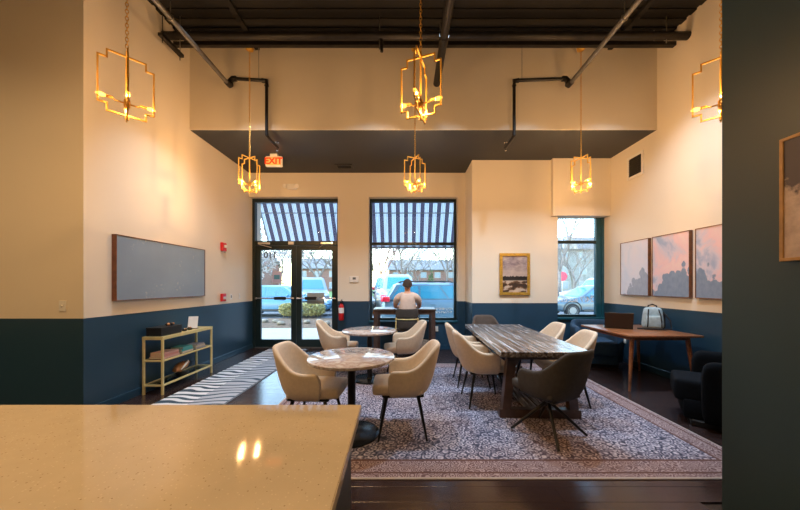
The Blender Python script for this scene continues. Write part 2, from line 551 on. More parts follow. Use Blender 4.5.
# ------------------------------------------------------------------ geometry helpers
class MB:
    def __init__(s):
        s.bm = bmesh.new()
    def box(s, c, size, rot=None, bevel=0.0, seg=1):
        g = bmesh.ops.create_cube(s.bm, size=1.0)
        vs = g['verts']
        bmesh.ops.scale(s.bm, vec=size, verts=vs)
        if bevel:
            es = list({e for v in vs for e in v.link_edges})
            r = bmesh.ops.bevel(s.bm, geom=es, offset=bevel, segments=seg, affect='EDGES', profile=0.5)
            vs = list({v for f in r['faces'] for v in f.verts} | {v for v in vs if v.is_valid})
        if rot is not None:
            bmesh.ops.rotate(s.bm, cent=(0, 0, 0), matrix=Euler(rot).to_matrix(), verts=vs)
        bmesh.ops.translate(s.bm, vec=c, verts=vs)
        return s
    def b2(s, lo, hi, bevel=0.0, seg=1):
        c = [(a + b_) / 2 for a, b_ in zip(lo, hi)]
        return s.box(c, [abs(b_ - a) for a, b_ in zip(lo, hi)], None, bevel, seg)
    def cyl(s, p0, p1, r0, r1=None, n=12, caps=True):
        p0, p1 = Vector(p0), Vector(p1)
        r1 = r0 if r1 is None else r1
        d = p1 - p0
        q = d.to_track_quat('Z', 'Y').to_matrix()
        a, b_ = [], []
        for i in range(n):
            an = 2 * PI * i / n
            u = q @ Vector((math.cos(an), math.sin(an), 0))
            a.append(s.bm.verts.new(p0 + u * r0))
            b_.append(s.bm.verts.new(p1 + u * r1))
        for i in range(n):
            j = (i + 1) % n
            s.bm.faces.new((a[i], a[j], b_[j], b_[i]))
        if caps:
            s.bm.faces.new(a[::-1])
            s.bm.faces.new(b_)
        return s
    def tube(s, pts, r, n=8, closed=False):
        pts = [Vector(p) for p in pts]
        m_ = len(pts)
        rings = []
        up = Vector((0, 0, 1))
        for i, p in enumerate(pts):
            if closed:
                d = pts[(i + 1) % m_] - pts[i - 1]
            else:
                d = pts[min(i + 1, m_ - 1)] - pts[max(i - 1, 0)]
            q = d.to_track_quat('Z', 'Y').to_matrix()
            rr = r[i] if isinstance(r, (list, tuple)) else r
            rings.append([s.bm.verts.new(p + q @ Vector((math.cos(2 * PI * j / n) * rr, math.sin(2 * PI * j / n) * rr, 0))) for j in range(n)])
        rng = range(m_) if closed else range(m_ - 1)
        for i in rng:
            a, b_ = rings[i], rings[(i + 1) % m_]
            for j in range(n):
                k_ = (j + 1) % n
                s.bm.faces.new((a[j], a[k_], b_[k_], b_[j]))
        if not closed:
            s.bm.faces.new(rings[0][::-1])
            s.bm.faces.new(rings[-1])
        return s
    def lathe(s, prof, c=(0, 0, 0), n=24, axis='Z', a0=0.0):
        c = Vector(c)
        rings = []
        for (r, z) in prof:
            if r <= 1e-6:
                rings.append([s.bm.verts.new(c + s._ax(0, 0, z, axis))])
            else:
                rings.append([s.bm.verts.new(c + s._ax(r * math.cos(a0 + 2 * PI * i / n), r * math.sin(a0 + 2 * PI * i / n), z, axis)) for i in range(n)])
        for a, b_ in zip(rings, rings[1:]):
            for i in range(n):
                j = (i + 1) % n
                if len(a) == 1 and len(b_) == 1:
                    continue
                if len(a) == 1:
                    s.bm.faces.new((a[0], b_[j], b_[i]))
                elif len(b_) == 1:
                    s.bm.faces.new((a[i], a[j], b_[0]))
                else:
                    s.bm.faces.new((a[i], a[j], b_[j], b_[i]))
        if len(rings[0]) > 1:
            s.bm.faces.new(rings[0][::-1])
        if len(rings[-1]) > 1:
            s.bm.faces.new(rings[-1])
        return s
    @staticmethod
    def _ax(x, y, z, axis):
        return Vector((x, y, z)) if axis == 'Z' else (Vector((x, z, y)) if axis == 'Y' else Vector((z, x, y)))
    def ell(s, c, r, nu=12, nv=8):
        prof = [(math.sin(PI * i / nv), -math.cos(PI * i / nv)) for i in range(nv + 1)]
        n0 = len(s.bm.verts)
        s.bm.verts.ensure_lookup_table()
        s.lathe([(max(a, 0), z) for a, z in prof], (0, 0, 0), nu)
        s.bm.verts.ensure_lookup_table()
        for v in s.bm.verts[n0:]:
            v.co = Vector((v.co.x * r[0] + c[0], v.co.y * r[1] + c[1], v.co.z * r[2] + c[2]))
        return s
    def poly(s, pts):
        s.bm.faces.new([s.bm.verts.new(p) for p in pts])
        return s
    def prism(s, pts, vec):
        vec = Vector(vec)
        a = [s.bm.verts.new(p) for p in pts]
        b_ = [s.bm.verts.new(Vector(p) + vec) for p in pts]
        s.bm.faces.new(a[::-1])
        s.bm.faces.new(b_)
        for i in range(len(a)):
            j = (i + 1) % len(a)
            s.bm.faces.new((a[i], a[j], b_[j], b_[i]))
        return s
    def grid(s, rows, close_u=False):
        vs = [[s.bm.verts.new(p) for p in r] for r in rows]
        for i in range(len(vs) - 1):
            n = len(vs[i])
            for j in range(n if close_u else n - 1):
                k_ = (j + 1) % n
                s.bm.faces.new((vs[i][j], vs[i][k_], vs[i + 1][k_], vs[i + 1][j]))
        return vs
    def xf(s, mtx):
        bmesh.ops.transform(s.bm, matrix=mtx, verts=s.bm.verts)
        return s
    def build(s, name, mt, parent=None, smooth=True, loc=None, rot=None, fix=True):
        if fix:
            bmesh.ops.recalc_face_normals(s.bm, faces=s.bm.faces)
        me = bpy.data.meshes.new(name)
        s.bm.to_mesh(me)
        s.bm.free()
        return link_mesh(name, me, mt, parent, smooth, loc, rot)

def link_mesh(name, me, mt, parent=None, smooth=True, loc=None, rot=None):
    if smooth:
        me.polygons.foreach_set('use_smooth', [True] * len(me.polygons))
        me.set_sharp_from_angle(angle=R(38))
    me.materials.append(M(mt) if isinstance(mt, str) else mt)
    ob = bpy.data.objects.new(name, me)
    COL.objects.link(ob)
    if parent:
        ob.parent = parent
    if loc:
        ob.location = loc
    if rot:
        ob.rotation_euler = rot
    return ob

def modded(bm, mods, fix=True):
    """mesh after modifiers: [(type, {settings})]"""
    if fix:
        bmesh.ops.recalc_face_normals(bm, faces=bm.faces)
    me = bpy.data.meshes.new('tmp')
    bm.to_mesh(me)
    bm.free()
    ob = bpy.data.objects.new('tmp', me)
    COL.objects.link(ob)
    for ty, kw in mods:
        md = ob.modifiers.new(ty, ty)
        for a, v in kw.items():
            setattr(md, a, v)
    dg = bpy.context.evaluated_depsgraph_get()
    out = bpy.data.meshes.new_from_object(ob.evaluated_get(dg))
    bpy.data.objects.remove(ob)
    return out

def tag(o, label=None, cat=None, group=None, kind=None):
    if label:
        o['label'] = label
    if cat:
        o['category'] = cat
    if group:
        o['group'] = group
    if kind:
        o['kind'] = kind
    return o

def thing(name, label, cat, loc=(0, 0, 0), rz=0.0, group=None, kind=None):
    o = bpy.data.objects.new(name, None)
    COL.objects.link(o)
    o.empty_display_size = 0.1
    o.location = loc
    o.rotation_euler = (0, 0, rz)
    return tag(o, label, cat, group, kind)

def copy_tree(o, parent=None):
    c = o.copy()
    COL.objects.link(c)
    c.parent = parent
    for ch in o.children:
        copy_tree(ch, c)
    return c

def struct(o):
    o['kind'] = 'structure'
    return o

def text_mesh(body, size, extrude=0.002, align='CENTER', bold=0.0):
    cu = bpy.data.curves.new('txt', 'FONT')
    cu.body = body
    cu.size = size
    cu.extrude = extrude
    cu.offset = bold
    cu.align_x = align
    cu.align_y = 'CENTER'
    cu.resolution_u = 3
    ob = bpy.data.objects.new('txt', cu)
    COL.objects.link(ob)
    dg = bpy.context.evaluated_depsgraph_get()
    me = bpy.data.meshes.new_from_object(ob.evaluated_get(dg))
    bpy.data.objects.remove(ob)
    return me

# ------------------------------------------------------------------ the room shell
XL, XR = -3.44, 4.06
YB = 6.57          # inner face of the window wall
YG = 6.77          # glazing plane
YC = 5.90          # pillar face
YH = 5.815         # header face
YW2 = 6.06         # narrow window plane
YS = 4.76          # soffit face
ZS, ZC = 3.92, 5.27
YL = 3.177         # corner of the left wall
# floor slab and planks
fl = struct(MB().b2((-6.2, -3.1, -0.12), (XR + 0.2, 7.0, -0.012)).build('floor', 'subfloor', smooth=False))
pl_me = {}
random.seed(5)
PWID = 0.150
def plank_mesh(L):
    L = round(L, 3)
    if L not in pl_me:
        bm = bmesh.new()
        g = bmesh.ops.create_cube(bm, size=1.0)
        bmesh.ops.scale(bm, vec=(L - 0.0015, PWID - 0.0015, 0.012), verts=bm.verts)
        es = [e for e in bm.edges if all(v.co.z > 0 for v in e.verts)]
        bmesh.ops.bevel(bm, geom=es, offset=0.001, segments=1, affect='EDGES')
        me = bpy.data.meshes.new('plank')
        bm.to_mesh(me)
        bm.free()
        me.materials.append(M('plank_wood'))
        pl_me[L] = me
    return pl_me[L]
row = 0
y = 1.20
while y < YG - 0.02:
    xl = -1.5 if y < 1.9 else XL
    xr = 1.95 if y < 1.80 else XR
    x = xl - (0.0, 0.9, 0.45, 1.3)[row % 4]
    while x < xr - 0.01:
        a, b_ = max(x, xl), min(x + 1.8, xr)
        if b_ - a > 0.05:
            o = bpy.data.objects.new('plank', plank_mesh(b_ - a))
            COL.objects.link(o)
            o.parent = fl
            o.location = ((a + b_) / 2, y + PWID / 2, -0.006)
        x += 1.8
    y += PWID
    row += 1
MB().b2((-6.2, -3.1, -0.012), (XR, 1.20, -0.0005)).b2((-6.2, 1.20, -0.012), (-1.5, 1.9, -0.0005)).b2((-6.2, 1.9, -0.012), (XL, YL, -0.0005)).build('plank_area', 'plank_wood', fl, smooth=False)['kind'] = 'stuff'

# ceiling
ce = struct(MB().b2((-6.2, -3.1, ZC), (XR + 0.2, YS + 2.4, ZC + 0.15)).build('ceiling', 'deck_paint', smooth=False))
for i in range(14):
    yy_ = 2.75 + i * 0.15
    MB().b2((-6.0 if yy_ < YL else XL, yy_, ZC - 0.022), (XR, yy_ + 0.09, ZC)).build('deck_rib', 'deck_paint', ce, smooth=False)
for xx_ in (-2.35, 3.3):
    MB().b2((xx_ - 0.035, 1.9, ZC - 0.07), (xx_ + 0.035, YS, ZC - 0.022)).build('joist', 'deck_paint', ce, smooth=False)
# soffit
sf = struct(MB().b2((XL, YS, ZS), (XR, YB + 0.4, ZC)).build('ceiling_soffit', 'soffit_paint', smooth=False))
MB().b2((XL, YS - 0.012, ZS), (XR, YS, ZC)).build('soffit_face', 'beige_paint', sf, smooth=False)

def wallbox(name, boxes, mt='two_tone_paint'):
    mb = MB()
    for lo, hi in boxes:
        mb.b2(lo, hi)
    return struct(mb.build(name, mt, smooth=False))
wallbox('wall_left', [((XL - 0.2, YL, 0), (XL, YG + 0.35, ZC))])
wallbox('wall_left_return', [((-6.2, YL, 0), (XL - 0.2, YL + 0.2, ZC))])
wallbox('wall_far_left', [((-6.4, -3.1, 0), (-6.2, YL + 0.2, ZC))])
wallbox('wall_behind', [((-6.2, -3.3, 0), (XR, -3.1, ZC))])
wallbox('wall_right', [((XR, -3.1, 0), (XR + 0.2, YW2 + 0.06, ZC))])
wallbox('wall_partition', [((1.95, -3.1, 0), (XR, 1.815, ZC))], 'partition_paint')
DX0, DX1 = XL, -1.47
WX0, WX1, WZ0, WZ1 = -0.785, 1.195, 0.60, 3.385
YO = YB + 0.34
wallbox('wall_back', [((DX0, YB, 3.385), (1.36, YO, ZC)), ((DX1, YB, 0), (WX0, YO, 3.385)),
                      ((WX0, YB, 0), (WX1, YO, WZ0)), ((WX1, YB, 0), (1.36, YO, 3.385))])
CXR = 3.065
wallbox('wall_pillar', [((1.36, YC, 0), (CXR, YO, ZS))])
wallbox('wall_header', [((2.925, YH, 2.795), (XR, YW2 + 0.06, ZS))], 'beige_paint')
wallbox('wall_under_window', [((CXR, YW2 - 0.10, 0), (XR, YW2 + 0.06, 0.74))])

def bboard(name, lo, hi):
    struct(MB().b2(lo, hi, 0.004).build(name, 'baseboard_navy', smooth=False))
bboard('baseboard_left', (XL, YL, 0), (XL + 0.016, YG - 0.06, 0.10))
bboard('baseboard_right', (XR - 0.016, 1.83, 0), (XR, YW2 - 0.12, 0.10))
bboard('baseboard_back', (DX1, YB - 0.016, 0), (1.35, YB, 0.10))
bboard('baseboard_pillar', (1.36, YC - 0.016, 0), (CXR, YC, 0.10))

# main window ---------------------------------------------------------
wi = thing('window_1', None, None, (0, 0, 0), kind='structure')
FW = 0.045
def frame_bar(lo, hi, parent, mt='frame_black', name='frame_bar'):
    return MB().b2(lo, hi, 0.004).build(name, mt, parent, smooth=False)
y0, y1 = YG - 0.05, YG + 0.05
frame_bar((WX0 + .012, y0, WZ0 + .03), (WX0 + .012 + FW, y1, WZ1), wi)
frame_bar((WX1 - .012 - FW, y0, WZ0 + .03), (WX1 - .012, y1, WZ1), wi)
frame_bar((WX0 + .012 + FW, y0, WZ1 - 0.07), (WX1 - .012 - FW, y1, WZ1), wi)
frame_bar((WX0 + .012 + FW, y0, WZ0 + .03), (WX1 - .012 - FW, y1, WZ0 + 0.085), wi)
frame_bar((WX0 + .012 + FW, y0, 2.335), (WX1 - .012 - FW, y1, 2.40), wi)
MB().b2((WX0, YB - 0.035, WZ0), (WX1, YG + 0.06, WZ0 + 0.03), 0.004).build('window_sill', 'frame_teal', wi, smooth=False)
for (za, zb) in ((WZ0 + .085, 2.335), (2.40, WZ1 - .07)):
    MB().b2((WX0 + .012 + FW, YG - .004, za), (WX1 - .012 - FW, YG + .004, zb)).build('pane', 'pane_glass', wi, smooth=False)
# white lettering strokes on the lower corner of the pane (mirrored, unreadable in the photo)
random.seed(3)
mb = MB()
for r_ in range(2):
    x = 0.73
    while x < 1.09:
        wd = random.uniform(0.018, 0.04)
        zz = 0.86 - r_ * 0.075
        mb.b2((x, YG - .0055, zz), (x + 0.008, YG - .0045, zz + 0.05))
        mb.b2((x, YG - .0055, zz + random.choice((0, .02, .042))), (x + wd, YG - .0045, zz + random.choice((.008, .03, .05))))
        x += wd + 0.012
mb.build('window_lettering', 'decal_white', wi, smooth=False)

# narrow window -------------------------------------------------------
w2 = thing('window_2', None, None, kind='structure')
y0, y1 = YW2 - 0.04, YW2 + 0.04
frame_bar((XR - 0.15, y0, 0.78), (XR - 0.045, y1, 2.92), w2, 'frame_teal')
frame_bar((XR - 0.045, y0 - .02, 0.78), (XR, y1, 2.92), w2, 'frame_teal')
frame_bar((CXR, y0, 0.78), (CXR + 0.05, y1, 2.92), w2)
frame_bar((CXR + .05, y0, 2.275), (XR - .15, y1, 2.335), w2)
frame_bar((CXR + .05, y0, 0.78), (XR - .15, y1, 0.83), w2)
frame_bar((CXR + .05, y0, 2.86), (XR - .15, y1, 2.92), w2)
MB().b2((CXR, YW2 - 0.14, 0.74), (XR, YW2 + 0.06, 0.78), 0.004).build('window_sill', 'frame_teal', w2, smooth=False)
for (za, zb) in ((0.83, 2.275), (2.335, 2.86)):
    MB().b2((CXR + .05, YW2 - .004, za), (XR - .15, YW2 + .004, zb)).build('pane', 'pane_glass', w2, smooth=False)
me = text_mesh('24/7 access', 0.16)
link_mesh('window_lettering', me, 'decal_white', w2, False, ((CXR + XR - .1) / 2, YW2 - 0.008, 1.13), (PI / 2, 0, PI))

# double glass door ----------------------------------------------------
d1 = thing('door_1', None, None, kind='structure')
y0, y1 = YG - 0.06, YG + 0.06
frame_bar((DX0 + .0, y0, 0), (DX0 + .055, y1, 3.385), d1, name='door_jamb')
frame_bar((DX1 - .05, y0, 0), (DX1, y1, 3.385), d1, name='door_jamb')
frame_bar((DX0 + .055, y0, 3.31), (DX1 - .05, y1, 3.385), d1, name='frame_head')
frame_bar((DX0 + .055, y0, 2.325), (DX1 - .05, y1, 2.43), d1, name='transom_bar')
MB().b2((DX0 + .055, YG - .004, 2.43), (DX1 - .05, YG + .004, 3.31)).build('pane', 'pane_glass', d1, smooth=False)
MB().b2((DX0 + .055, y0, 0.0), (DX1 - .05, y1, 0.015)).build('threshold', 'pipe_grey', d1, smooth=False)
xm = (DX0 + .055 + DX1 - .05) / 2
for (xa, xb, side) in ((DX0 + .06, xm - .004, 0), (xm + .004, DX1 - .055, 1)):
    st, zt, zb = 0.115, 2.225, 0.19
    mb = MB()
    mb.b2((xa, YG - .03, 0.02), (xa + st, YG + .03, 2.32)).b2((xb - st, YG - .03, 0.02), (xb, YG + .03, 2.32))
    mb.b2((xa + st, YG - .03, zt), (xb - st, YG + .03, 2.32)).b2((xa + st, YG - .03, 0.02), (xb - st, YG + .03, zb))
    lf = mb.build('door_leaf', 'frame_black', d1, smooth=False)
    MB().b2((xa + st, YG - .004, zb), (xb - st, YG + .004, zt)).build('pane', 'pane_glass', lf, smooth=False)
    MB().cyl((xa + .02, YG - .09, 1.13), (xb - .02, YG - .09, 1.13), 0.016, n=8).b2((xa + .03, YG - .09, 1.11), (xa + .06, YG - .03, 1.15)).b2((xb - .06, YG - .09, 1.11), (xb - .03, YG - .03, 1.15)).build('push_bar', 'chrome', lf)
    pa = xa + (0.46 if side == 0 else 0.22)
    MB().b2((pa, YG - .13, 1.095), (pa + 0.26, YG - .075, 1.165), 0.008).build('push_paddle', 'black_plastic', lf, smooth=False)
    ca = xa + 0.08 if side == 0 else xb - 0.36
    MB().b2((ca, YG - .10, 2.345), (ca + .28, YG - .06, 2.40), 0.006).cyl((ca + .05, YG - .1, 2.34), (ca + (.33 if side == 0 else -.02), YG - .13, 2.27), .01, n=6).build('door_closer', 'chrome', lf, smooth=False)
    if side == 0:
        link_mesh('house_number', text_mesh('110', 0.20, bold=.006), 'decal_dark', lf, False, (xa + st + 0.21, YG - .007, 2.11), (PI / 2, 0, PI))
        MB().b2((xa + .37, YG - .007, 1.47), (xa + .58, YG - .0045, 1.75)).build('notice_sheet', 'paper_lavender', lf, smooth=False)
        MB().b2((xa + .41, YG - .008, 1.56), (xa + .54, YG - .0072, 1.66)).build('notice_print', 'sign_blue', lf, smooth=False)
    else:
        MB().b2((xa + .235, YG - .007, 1.00), (xa + .63, YG - .0045, 1.25)).build('notice_sheet', 'paper_grey', lf, smooth=False)
MB().b2((xm - .16, YG - .10, 2.345), (xm - .04, YG - .06, 2.41), .005).build('door_stop', 'white_plastic', d1, smooth=False)

# ------------------------------------------------------------------ counter
zc = 0.93
ctr = thing('bar_counter', 'speckled cream quartz topped counter with dark base in the foreground', 'counter', (-1.3, 0.3, 0))
L = lambda x, y, z: (x + 1.3, y - 0.3, z)
top_pts = [L(-0.148, 0.18, zc - .035), L(-0.178, 1.238, zc - .035), L(-3.4, 1.238, zc - .035), L(-3.4, 0.18, zc - .035)]
bm = MB().prism(top_pts, (0, 0, .035)).bm
bmesh.ops.bevel(bm, geom=list(bm.edges), offset=0.003, segments=2, affect='EDGES')
x_ = MB(); x_.bm.free(); x_.bm = bm
x_.build('countertop', 'quartz', ctr)
MB().prism([L(-0.185, 0.25, 0), L(-0.213, 1.19, 0), L(-3.35, 1.19, 0), L(-3.35, 0.25, 0)], (0, 0, zc - .035)).build('counter_body', 'counter_base', ctr, smooth=False)

# ------------------------------------------------------------------ rugs
def rug(name, x0_, x1_, ya, yb, th, mt, label):
    o = MB().box((0, 0, th / 2), (x1_ - x0_, yb - ya, th), None, 0.003).build(name, mt, smooth=False, loc=((x0_ + x1_) / 2, (ya + yb) / 2, 0))
    return tag(o, label, 'rug')
rug('area_rug', RX0, RX1, RY0, RY1, 0.010, 'persian_rug', 'large faded lavender and rust patterned rug under the tables')
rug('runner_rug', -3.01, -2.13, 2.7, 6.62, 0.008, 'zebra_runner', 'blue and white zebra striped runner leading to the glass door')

# ------------------------------------------------------------------ chairs
def sstep(a, b_, x):
    u = max(0, min(1, (x - a) / (b_ - a)))
    return u * u * (3 - 2 * u)

def shell_mesh(W=.255, Dp=.25, yc=-.02, yf=.14, z0=.395, zb=.865, za=.645, lean=.11, flare=.10, th=.048, e=.78, low=.84, a0=.17, a1=.60):
    NU, NV = 34, 7
    def pt(tt, v, inner):
        a = abs(tt)
        sg = 1 if tt >= 0 else -1
        if a <= .6:
            ps = a / .6 * PI / 2
            sx, cx = math.sin(ps), math.cos(ps)
            x, y = W * sx ** e, yc - Dp * max(cx, 0) ** e
            nx, ny = sx, -cx
        else:
            x, y = W, yc + (a - .6) / .4 * (yf - yc)
            nx, ny, cx = 1.0, 0.0, 0.0
        h = zb + (za - zb) * sstep(a0, a1, a)
        if a > .86:
            h -= .07 * ((a - .86) / .14) ** 2.2
        if inner:
            h -= 0.004
        z = z0 + (h - z0) * v
        zz = (z - z0) / (zb - z0)
        s_ = low + (1 - low) * min(1, v / .35) ** .5
        x, y = x * s_, yc + (y - yc) * s_
        y -= lean * zz * cx ** .7 if cx > 0 else 0
        x *= 1 + flare * zz
        if inner:
            x -= nx * th
            y -= ny * th
        return Vector((sg * x, y, z))
    us = [-1 + 2 * i / NU for i in range(NU + 1)]
    vs_ = [0, .12, .3, .5, .7, .88, 1.0]
    mb = MB()
    rows = [[pt(u, v, False) for u in us] for v in vs_]
    mid = []
    for u in us:
        q = (pt(u, 1, False) + pt(u, 1, True)) / 2
        q.z += th * .22
        mid.append(q)
    rows.append(mid)
    rows += [[pt(u, v, True) for u in us] for v in reversed(vs_)]
    rows.append(rows[0])
    g = mb.grid(rows)
    bmesh.ops.remove_doubles(mb.bm, verts=mb.bm.verts, dist=1e-5)
    bmesh.ops.holes_fill(mb.bm, edges=[e_ for e_ in mb.bm.edges if e_.is_boundary])
    return modded(mb.bm, [('SUBSURF', {'levels': 1})])

def cushion_mesh(hx, y0_, y1_, z0_, z1_, rnd=.05):
    mb = MB()
    mb.box((0, (y0_ + y1_) / 2, (z0_ + z1_) / 2), (2 * hx, y1_ - y0_, z1_ - z0_), None, rnd * .75, 3)
    for v in mb.bm.verts:      # rounder front corners, domed top
        fx = v.co.x / hx
        fy = (v.co.y - y0_) / (y1_ - y0_)
        if fy > .6:
            v.co.x *= 1 - .14 * ((fy - .6) / .4) ** 2
        if v.co.z > (z0_ + z1_) / 2:
            v.co.z += .014 * (1 - fx * fx) * (1 - (2 * fy - 1) ** 2)
    return modded(mb.bm, [('SUBSURF', {'levels': 1})])

SHELL = shell_mesh()
CUSH = cushion_mesh(.222, -.20, .285, .405, .505)

def leg_mesh():
    mb = MB().cyl((0, 0, 0), (0, 0, 1), .0105, .019, 10)
    me = bpy.data.meshes.new('leg')
    mb.bm.to_mesh(me)
    mb.bm.free()
    return me

def bucket_chair(label, fab, loc, rz, group=None, star=False, zleg=0.0108):
    t_ = thing('armchair', label, 'chair', (loc[0], loc[1], zleg), rz, group)
    dz = -zleg
    def part(name, me, mt):
        if not me.materials:
            me.materials.append(M(mt))
            me.polygons.foreach_set('use_smooth', [True] * len(me.polygons))
        m2 = me if me.materials[0] == M(mt) else me.copy()
        if m2 is not me:
            m2.materials[0] = M(mt)
        o = bpy.data.objects.new(name, m2)
        COL.objects.link(o)
        o.parent = t_
        o.location = (0, 0, dz)
        return o
    part('backrest', SHELL, fab)
    part('seat', CUSH, fab)
    MB().b2((-.19, -.20, .385 + dz), (.19, .19, .415 + dz), .01).build('seat_pan', 'black_metal', t_, smooth=False)
    if not star:
        for sx in (-1, 1):
            for sy in (-1, 1):
                MB().cyl((sx * .237, sy * .222 + .0, 0), (sx * .155, sy * .145, .40 + dz), .0095, .018, 10).build('leg', 'black_metal', t_)
    else:
        for i in range(4):
            an = i * PI / 2 - R(39)
            d_ = Vector((math.cos(an), math.sin(an), 0))
            MB().cyl(d_ * .335 + Vector((0, 0, .016)), d_ * .02 + Vector((0, 0, .30)), .012, .017, 10).build('leg', 'black_metal', t_)
        MB().cyl((0, 0, .27), (0, 0, .40 + dz), .030, n=14).build('swivel_column', 'black_metal', t_)
    return t_

GRT = 'beige chairs at the round tables'
GLT = 'beige chairs at the long table'
bucket_chair('beige armchair on the door side of the round table next to the counter', 'fabric_beige', (-0.85, 2.83), R(-93), GRT)
bucket_chair('beige armchair on the long table side of the round table next to the counter', 'fabric_beige', (-0.02, 2.92), R(92), GRT)
bucket_chair('beige armchair on the door side of the round table by the fire extinguisher', 'fabric_beige', (-1.02, 4.72), R(-84), GRT)
bucket_chair('beige armchair on the long table side of the round table by the fire extinguisher', 'fabric_beige', (-0.02, 4.62), R(98), GRT)
bucket_chair('beige armchair at the long table, round table side, next to the grey swivel chair', 'fabric_beige', (0.97, 3.62), R(-90), GLT)
bucket_chair('beige armchair at the long table, round table side, next to the brown head chair', 'fabric_beige', (0.97, 4.30), R(-92), GLT)
bucket_chair('beige armchair at the long table, desk side, next to the grey swivel chair', 'fabric_beige', (1.95, 3.66), R(84), GLT)
bucket_chair('beige armchair at the long table, desk side, farther from the grey swivel chair', 'fabric_beige', (1.98, 4.40), R(90), GLT)
g_ = bucket_chair('dark grey swivel armchair with four-star black base at the head of the long table', 'fabric_grey', (1.377, 2.83), R(27), star=True)
bucket_chair('dark brown armchair at the pillar end of the long wooden table', 'fabric_brown', (1.49, 5.22), R(180))

# ------------------------------------------------------------------ round tables
def round_table(label, loc):
    t_ = thing('round_table', label, 'table', (loc[0], loc[1], 0.010), 0, 'round marble cafe tables')
    r_ = .41
    MB().lathe([(r_ - .006, .722 - .01), (r_, .727 - .01), (r_, .747 - .01), (r_ - .004, .750 - .01), (0, .750 - .01)], n=64).build('table_top', 'marble', t_)
    MB().lathe([(.264, 0), (.264, .008), (.255, .013), (.06, .018), (.05, .03), (0, .03)], n=48).build('base_plate', 'table_base', t_)
    MB().cyl((0, 0, .02), (0, 0, .712), .038, n=20).build('column', 'black_metal', t_)
    MB().box((0, 0, .704), (.3, .06, .012)).box((0, 0, .704), (.06, .3, .012)).build('top_bracket', 'black_metal', t_, smooth=False)
round_table('round marble-topped pedestal table next to the quartz counter', (-0.50, 2.83))
round_table('round marble-topped pedestal table in front of the fire extinguisher', (-0.52, 4.48))

# ------------------------------------------------------------------ long table
lt = thing('dining_table', 'long rustic wooden trestle table with weathered plank top', 'table', (1.485, 4.055, 0.010), R(-2))
Wt, Lt = .93, 2.13
nb = 6
for i in range(nb):
    wx = Wt / nb
    MB().box((0, 0, 0), (wx - .003, Lt, .055), None, .003).build('plank', 'table_wood', lt, smooth=False, loc=(-Wt / 2 + wx * (i + .5), 0, .7125 + random.uniform(-.001, .001)))
for sy in (-1, 1):
    yy_ = sy * .86
    tr_ = MB()
    tr_.box((0, yy_, .045), (.86, .09, .09), None, .004)
    tr_.box((0, yy_, .655), (.70, .09, .06), None, .004)
    for sx in (-1, 1):
        tr_.prism([(sx * .40, yy_ - .045, .09), (sx * .31, yy_ - .045, .09), (sx * .255, yy_ - .045, .625), (sx * .345, yy_ - .045, .625)], (0, .09, 0))
    tr_.build('trestle', 'wood_dark_desk', lt, smooth=False)
MB().box((0, 0, .045), (.22, 1.62, .05), None, .004).build('stretcher', 'table_wood', lt, smooth=False)

# ------------------------------------------------------------------ window desk, stool, person
wd = thing('counter_height_desk', 'dark wooden counter-height desk under the large window', 'desk', (0.01, 6.08, 0))
MB().box((0, 0, .94), (1.24, .58, .035), None, .004).build('desk_top', 'wood_dark_desk', wd, smooth=False)
MB().box((0, -.25, .885), (1.14, .025, .075)).box((0, .25, .885), (1.14, .025, .075)).build('apron', 'wood_dark_desk', wd, smooth=False)
for sx in (-1, 1):
    for sy in (-1, 1):
        MB().box((sx * .565, sy * .24, .461), (.085, .07, .922), None, .003).build('leg', 'wood_dark_desk', wd, smooth=False)
SX, SY = 0.055, 5.52
stl = thing('counter_stool', 'counter stool with dark grey back and brass frame at the window desk', 'stool', (SX, SY, 0))
pts = []
mb = MB()
rows = []
for z, wdt in ((.83, .19), (.86, .20), (.93, .205), (.985, .195), (1.0, .17)):
    rows.append([Vector((math.sin(a) * wdt / math.sin(R(48)), -.23 - .05 * (z - .66) + .22 * (1 - math.cos(a)), z)) for a in [R(-48 + 96 * i / 12) for i in range(13)]])
mb.grid(rows)
link_mesh('backrest', modded(mb.bm, [('SOLIDIFY', {'thickness': .035, 'offset': 0}), ('SUBSURF', {'levels': 1})]), 'fabric_grey', stl)
mb = MB()
rows = []
for z, wdt in ((.64, .19), (.70, .195), (.76, .195), (.795, .19)):
    rows.append([Vector((math.sin(a) * wdt / math.sin(R(48)), -.225 - .04 * (z - .66) + .22 * (1 - math.cos(a)), z)) for a in [R(-48 + 96 * i / 12) for i in range(13)]])
mb.grid(rows)
link_mesh('lower_back', modded(mb.bm, [('SOLIDIFY', {'thickness': .03, 'offset': 0}), ('SUBSURF', {'levels': 1})]), 'fabric_grey', stl)
MB().tube([Vector((math.sin(a) * .2 / math.sin(R(48)), -.245 + .22 * (1 - math.cos(a)), .812)) for a in [R(-50 + 100 * i / 12) for i in range(13)]], .010, 8).build('back_rail', 'brass_pale', stl)
link_mesh('seat', cushion_mesh(.20, -.20, .20, .60, .665, .03), 'fabric_grey', stl)
for sx in (-1, 1):
    MB().cyl((sx * .225, -.22, 0), (sx * .195, -.19, .84), .010, n=8).build('leg', 'brass_pale', stl)
    MB().cyl((sx * .225, .22, 0), (sx * .185, .17, .61), .010, n=8).build('leg', 'brass_pale', stl)
MB().tube([(-.21, -.205, .24), (.21, -.205, .24), (.21, .205, .24), (-.21, .205, .24)], .008, 6, True).build('foot_ring', 'brass_pale', stl)

